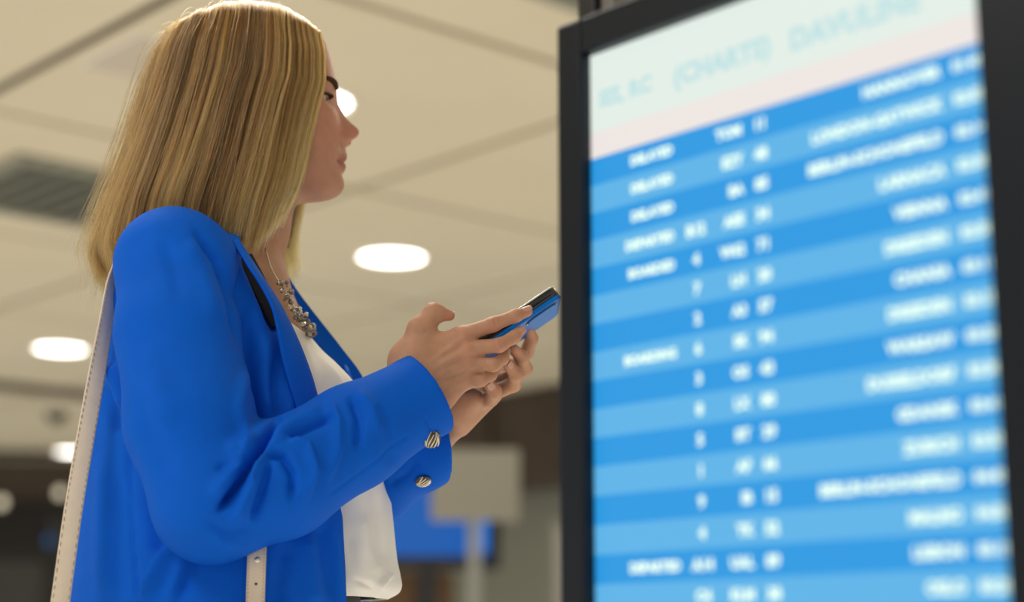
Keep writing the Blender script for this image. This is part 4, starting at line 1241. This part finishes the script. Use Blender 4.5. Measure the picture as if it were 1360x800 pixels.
wb.modifiers.new('solid', 'SOLIDIFY').thickness = 0.004
for an in feet:
    bm = bmesh.new(); bmesh.ops.create_uvsphere(bm, u_segments=24, v_segments=14, radius=1)
    for v in bm.verts:
        x, y, z = v.co
        q_ = an + TF * (0.06 + 0.125 * x) + TR * (0.042 * y * (1 + 0.15 * x)) + UZ * 0
        v.co = Vector((q_[0], q_[1], max(0.012, 0.05 + (0.045 - 0.015 * x) * z)))
    sh = from_bm('shoe', bm, M['black'], person, True)
    from_bm('sole', obox(an * np.array([1, 1, 0]) + TF * 0.06 + UZ * 0.006, TF * 0.115, TR * 0.038, UZ * 0.006, 0.005), M['trousers'], sh)

# --- necklace of smoky beads
npath = catmull([P(352, 330, 1.945), P(362, 360, 1.940), P(378, 385, 1.935), P(393, 412, 1.935), P(406, 431, 1.945), P(414, 440, 1.965), P(412, 438, 2.0), P(400, 420, 2.04), P(378, 380, 2.055)], 60)
Vt, Ft = tube(npath, 0.0011, 6)
neck = mk('necklace', Vt, Ft, M['silver'], person)
tag(neck, 'beaded silver necklace with smoky stones')
rg = random.Random(5)
ico = {}
for mk_, seg in (('a', 2), ('b', 1)):
    bm = bmesh.new(); bmesh.ops.create_icosphere(bm, subdivisions=seg, radius=1)
    for kind_, mm in (('bead', M['bead']), ('metal', M['silver'])):
        me = bpy.data.meshes.new('bead'); bm.to_mesh(me); me.materials.append(mm)
        me.polygons.foreach_set('use_smooth', [seg == 2] * len(me.polygons))
        ico[mk_, kind_] = me
    bm.free()
for k in range(130):
    t = rg.uniform(0.22, 0.80)
    p = npath[int(t * 59)]
    p = p + np.array([rg.uniform(-.006, .005), rg.uniform(-.008, .004), rg.uniform(-.006, .006)])
    r = rg.uniform(0.0016, 0.0036)
    o = bpy.data.objects.new('bead', ico[rg.choice('ab'), rg.choice(['bead', 'bead', 'metal'])])
    scene.collection.objects.link(o); o.parent = neck
    o.location = p; o.scale = (r, r, r); o.rotation_euler = (rg.random() * 3, rg.random() * 3, 0)

# ================================================================== THE PHONE
tipc, botc = P(735, 386, 1.915), P(618, 466, 1.905)
ax = tipc - botc; ax /= np.linalg.norm(ax)
nsc = np.cross(ax, np.array([0, 1.0, 0])); nsc /= np.linalg.norm(nsc)
if nsc[2] < 0: nsc = -nsc
wd = np.cross(nsc, ax); wd /= np.linalg.norm(wd)
if wd[1] < 0: wd = -wd
# lean the back a little towards the camera
lean = math.radians(4)
nsc2 = nsc * math.cos(lean) + wd * math.sin(lean); wd2 = wd * math.cos(lean) - nsc * math.sin(lean)
PL, PW, PT = 0.075, 0.036, 0.0058
near = P(738, 381, 1.893)
pc = near - ax * PL + wd2 * PW - nsc2 * 0.002
phone = tag(empty('smartphone', pc), 'blue backed smartphone with black sides held up in both hands', 'phone')
def ph_box(name, c, hl, hw, ht, bev, m, parent, seg=4):
    return from_bm(name, obox(c, ax * hl, wd2 * hw, nsc2 * ht, bev, seg), m, parent, True)
def ph_round(name, c, hl, hw, ht, rc, m, parent, edge=0.001):
    """rounded rectangle plate with softened rim"""
    bm = bmesh.new()
    rings = [(-ht, -edge), (-ht + edge, 0), (ht - edge, 0), (ht, -edge)]
    allv = []
    for zh, ins in rings:
        ring = []
        for cx_, cy_, a0_ in ((hl - rc, hw - rc, 0), (-hl + rc, hw - rc, 90), (-hl + rc, -hw + rc, 180), (hl - rc, -hw + rc, 270)):
            for k in range(9):
                a = math.radians(a0_ + k * 90 / 8)
                ring.append(bm.verts.new(c + ax * (cx_ + (rc + ins) * math.cos(a)) + wd2 * (cy_ + (rc + ins) * math.sin(a)) + nsc2 * zh))
        allv.append(ring)
    n = len(allv[0])
    for a, b in zip(allv[:-1], allv[1:]):
        for i in range(n):
            bm.faces.new((a[i], a[(i + 1) % n], b[(i + 1) % n], b[i]))
    bm.faces.new(allv[0]); bm.faces.new(allv[-1])
    o = from_bm(name, bm, m, parent, True)
    o.data.polygons.foreach_set('use_smooth', [len(p.vertices) == 4 for p in o.data.polygons])
    return o
ph_round('side_frame', pc, PL, PW, PT, 0.010, M['phone_black'], phone, 0.0014)
ph_round('screen', pc + nsc2 * (PT + 0.0003), PL - 0.0015, PW - 0.0015, 0.0007, 0.009, M['phone_black'], phone, 0.0003)
ph_round('rim', pc + nsc2 * (PT - 0.0009), PL + 0.0005, PW + 0.0005, 0.0008, 0.0105, M['phone_rim'], phone, 0.0004)
ph_round('back_cover', pc - nsc2 * (PT + 0.0022), PL + 0.0004, PW + 0.0004, 0.0030, 0.0105, M['phone_blue'], phone, 0.0022)
cmod = ph_round('camera_module', pc - nsc2 * (PT + 0.0058) + ax * (PL - 0.028) - wd2 * (PW - 0.016), 0.020, 0.009, 0.0012, 0.0088, M['phone_blue'], phone, 0.0004)
ph_round('module_outline', pc - nsc2 * (PT + 0.0054) + ax * (PL - 0.028) - wd2 * (PW - 0.016), 0.0215, 0.0105, 0.0008, 0.0103, M['phone_black'], phone, 0.0003)

# ================================================================== THE SHOULDER BAG
bag = tag(empty('shoulder_bag', P(110, 930, 1.80)), 'cream leather shoulder bag with its long strap over the near shoulder', 'bag')
def ribbon(name, ctr, wdir, hw, thick, m, parent, n=120):
    """flat strap: centre points, a width direction per point and half widths"""
    Cc, Wd = catmull(ctr, n), catmull(wdir, n)
    hw = np.interp(np.linspace(0, 1, n), np.linspace(0, 1, len(hw)), hw)
    T = np.gradient(Cc, axis=0); T /= np.linalg.norm(T, axis=1)[:, None]
    Wd = Wd - (Wd * T).sum(1)[:, None] * T; Wd /= np.linalg.norm(Wd, axis=1)[:, None]
    Nn = np.cross(T, Wd)
    prof_ = [(-1, -.5), (-.9, -.8), (0, -1), (.9, -.8), (1, -.5), (1, .5), (.9, .8), (0, 1), (-.9, .8), (-1, .5)]
    Vr = np.stack([Cc + Wd * (u * hw)[:, None] + Nn * (v * thick) for u, v in prof_])
    fr = [tuple(q_) for q_ in grid(len(prof_), n, True)]
    fr.append(tuple(i * n for i in range(len(prof_)))); fr.append(tuple(i * n + n - 1 for i in range(len(prof_)))[::-1])
    o = mk(name, Vr.reshape(-1, 3), fr, m, parent)
    return o, Cc, Wd, Nn, hw
ctr = [P(268, 289, 1.885), P(246, 284, 1.882), P(222, 284.5, 1.882), P(196, 294, 1.882), P(172, 318, 1.884), P(158, 345, 1.886), P(150, 372, 1.885), P(142, 420, 1.86), P(128, 500, 1.84), P(112, 590, 1.82), P(97, 680, 1.80), P(80, 800, 1.78), P(66, 900, 1.77)]
X_, Y_ = np.array([1.0, 0, 0]), np.array([0, 1.0, 0])
wdr = [Y_, Y_, Y_, Y_, Y_ + 0.05 * X_, Y_ + 0.15 * X_, 0.9 * Y_ + 0.3 * X_, 0.8 * Y_ + 0.5 * X_, 0.5 * Y_ + 0.75 * X_, 0.35 * Y_ + 0.9 * X_, 0.3 * Y_ + 0.95 * X_, 0.3 * Y_ + 0.95 * X_, 0.3 * Y_ + 0.95 * X_]
st, Cc, Wd, Nn, hw = ribbon('strap', ctr, wdr, [0.0095] * len(ctr), 0.0014, M['leather'], bag)
for sgn in (-1, 1):
    bm = bmesh.new()
    side = 1 if (Nn[60] @ (CAM - Cc[60])) > 0 else -1
    fine = np.linspace(0, len(Cc) - 1, 520)
    ip = lambda A: np.stack([np.interp(fine, range(len(Cc)), A[:, k]) for k in range(3)], -1)
    Cf, Wf, Nf = ip(Cc), ip(Wd), ip(Nn)
    for i in range(0, 516, 4):
        if i % 4: continue
        p0 = Cf[i] + Wf[i] * sgn * 0.0078 + Nf[i] * side * 0.0015
        p1 = Cf[i + 2] + Wf[i + 2] * sgn * 0.0078 + Nf[i + 2] * side * 0.0015
        Vt, Ft = tube([p0, p1], 0.0004, 4)
        vs = [bm.verts.new(v) for v in Vt]
        for f_ in Ft: bm.faces.new([vs[q_] for q_ in f_])
    tag(from_bm('stitching', bm, M['stitch'], st), kind='stuff')
# the strap's front run, coming out under the elbow
ctr2 = [P(268, 289, 1.885), P(280, 320, 1.87), P(290, 400, 1.855), P(305, 500, 1.850), P(340, 590, 1.835), P(343, 680, 1.815), P(341, 740, 1.79), P(339, 800, 1.79), P(336, 900, 1.78)]
wdr2 = [Y_, Y_ + 0.2 * X_, 0.6 * Y_ + 0.8 * X_, 0.2 * Y_ + X_, X_, X_, X_, X_, X_]
st2, Cc, Wd, Nn, hw = ribbon('strap', ctr2, wdr2, [0.0095] * 9, 0.0014, M['leather'], bag)
def stud(p, r, m, name):
    bm = bmesh.new(); bmesh.ops.create_uvsphere(bm, u_segments=14, v_segments=8, radius=r)
    for v in bm.verts: v.co.y *= 0.5
    bmesh.ops.translate(bm, vec=p, verts=bm.verts)
    return from_bm(name, bm, m, st2, True)
stud(P(342, 744, 1.7885), 0.0034, M['silver'], 'rivet')
stud(P(340, 776, 1.7885), 0.0016, M['phone_black'], 'strap_hole')
for sgn in (-1, 1):
    bm = bmesh.new()
    side = 1 if (Nn[90] @ (CAM - Cc[90])) > 0 else -1
    fine = np.linspace(0, len(Cc) - 1, 400)
    ip = lambda A: np.stack([np.interp(fine, range(len(Cc)), A[:, k]) for k in range(3)], -1)
    Cf, Wf, Nf = ip(Cc), ip(Wd), ip(Nn)
    for i in range(0, 396, 4):
        p0 = Cf[i] + Wf[i] * sgn * 0.0078 + Nf[i] * side * 0.0015; p1 = Cf[i + 2] + Wf[i + 2] * sgn * 0.0078 + Nf[i + 2] * side * 0.0015
        Vt, Ft = tube([p0, p1], 0.0004, 4)
        vs = [bm.verts.new(v) for v in Vt]
        for f_ in Ft: bm.faces.new([vs[q_] for q_ in f_])
    tag(from_bm('stitching', bm, M['stitch'], st2), kind='stuff')
bc = (P(66, 900, 1.77) + P(336, 900, 1.78)) / 2
bc[2] = P(200, 900, 1.77)[2] - 0.10
bd = from_bm('bag_body', obox(bc, (0.125, 0, 0), (0, 0.035, 0), (0, 0, 0.105), 0.02, 4), M['leather'], bag, True)
from_bm('flap', obox(bc + np.array([0, -0.038, 0.045]), (0.127, 0, 0), (0, 0.004, 0), (0, 0, 0.062), 0.003, 2), M['leather'], bd)
from_bm('clasp', obox(bc + np.array([0, -0.045, -0.005]), (0.012, 0, 0), (0, 0.003, 0), (0, 0, 0.009), 0.002, 2), M['silver'], bd)
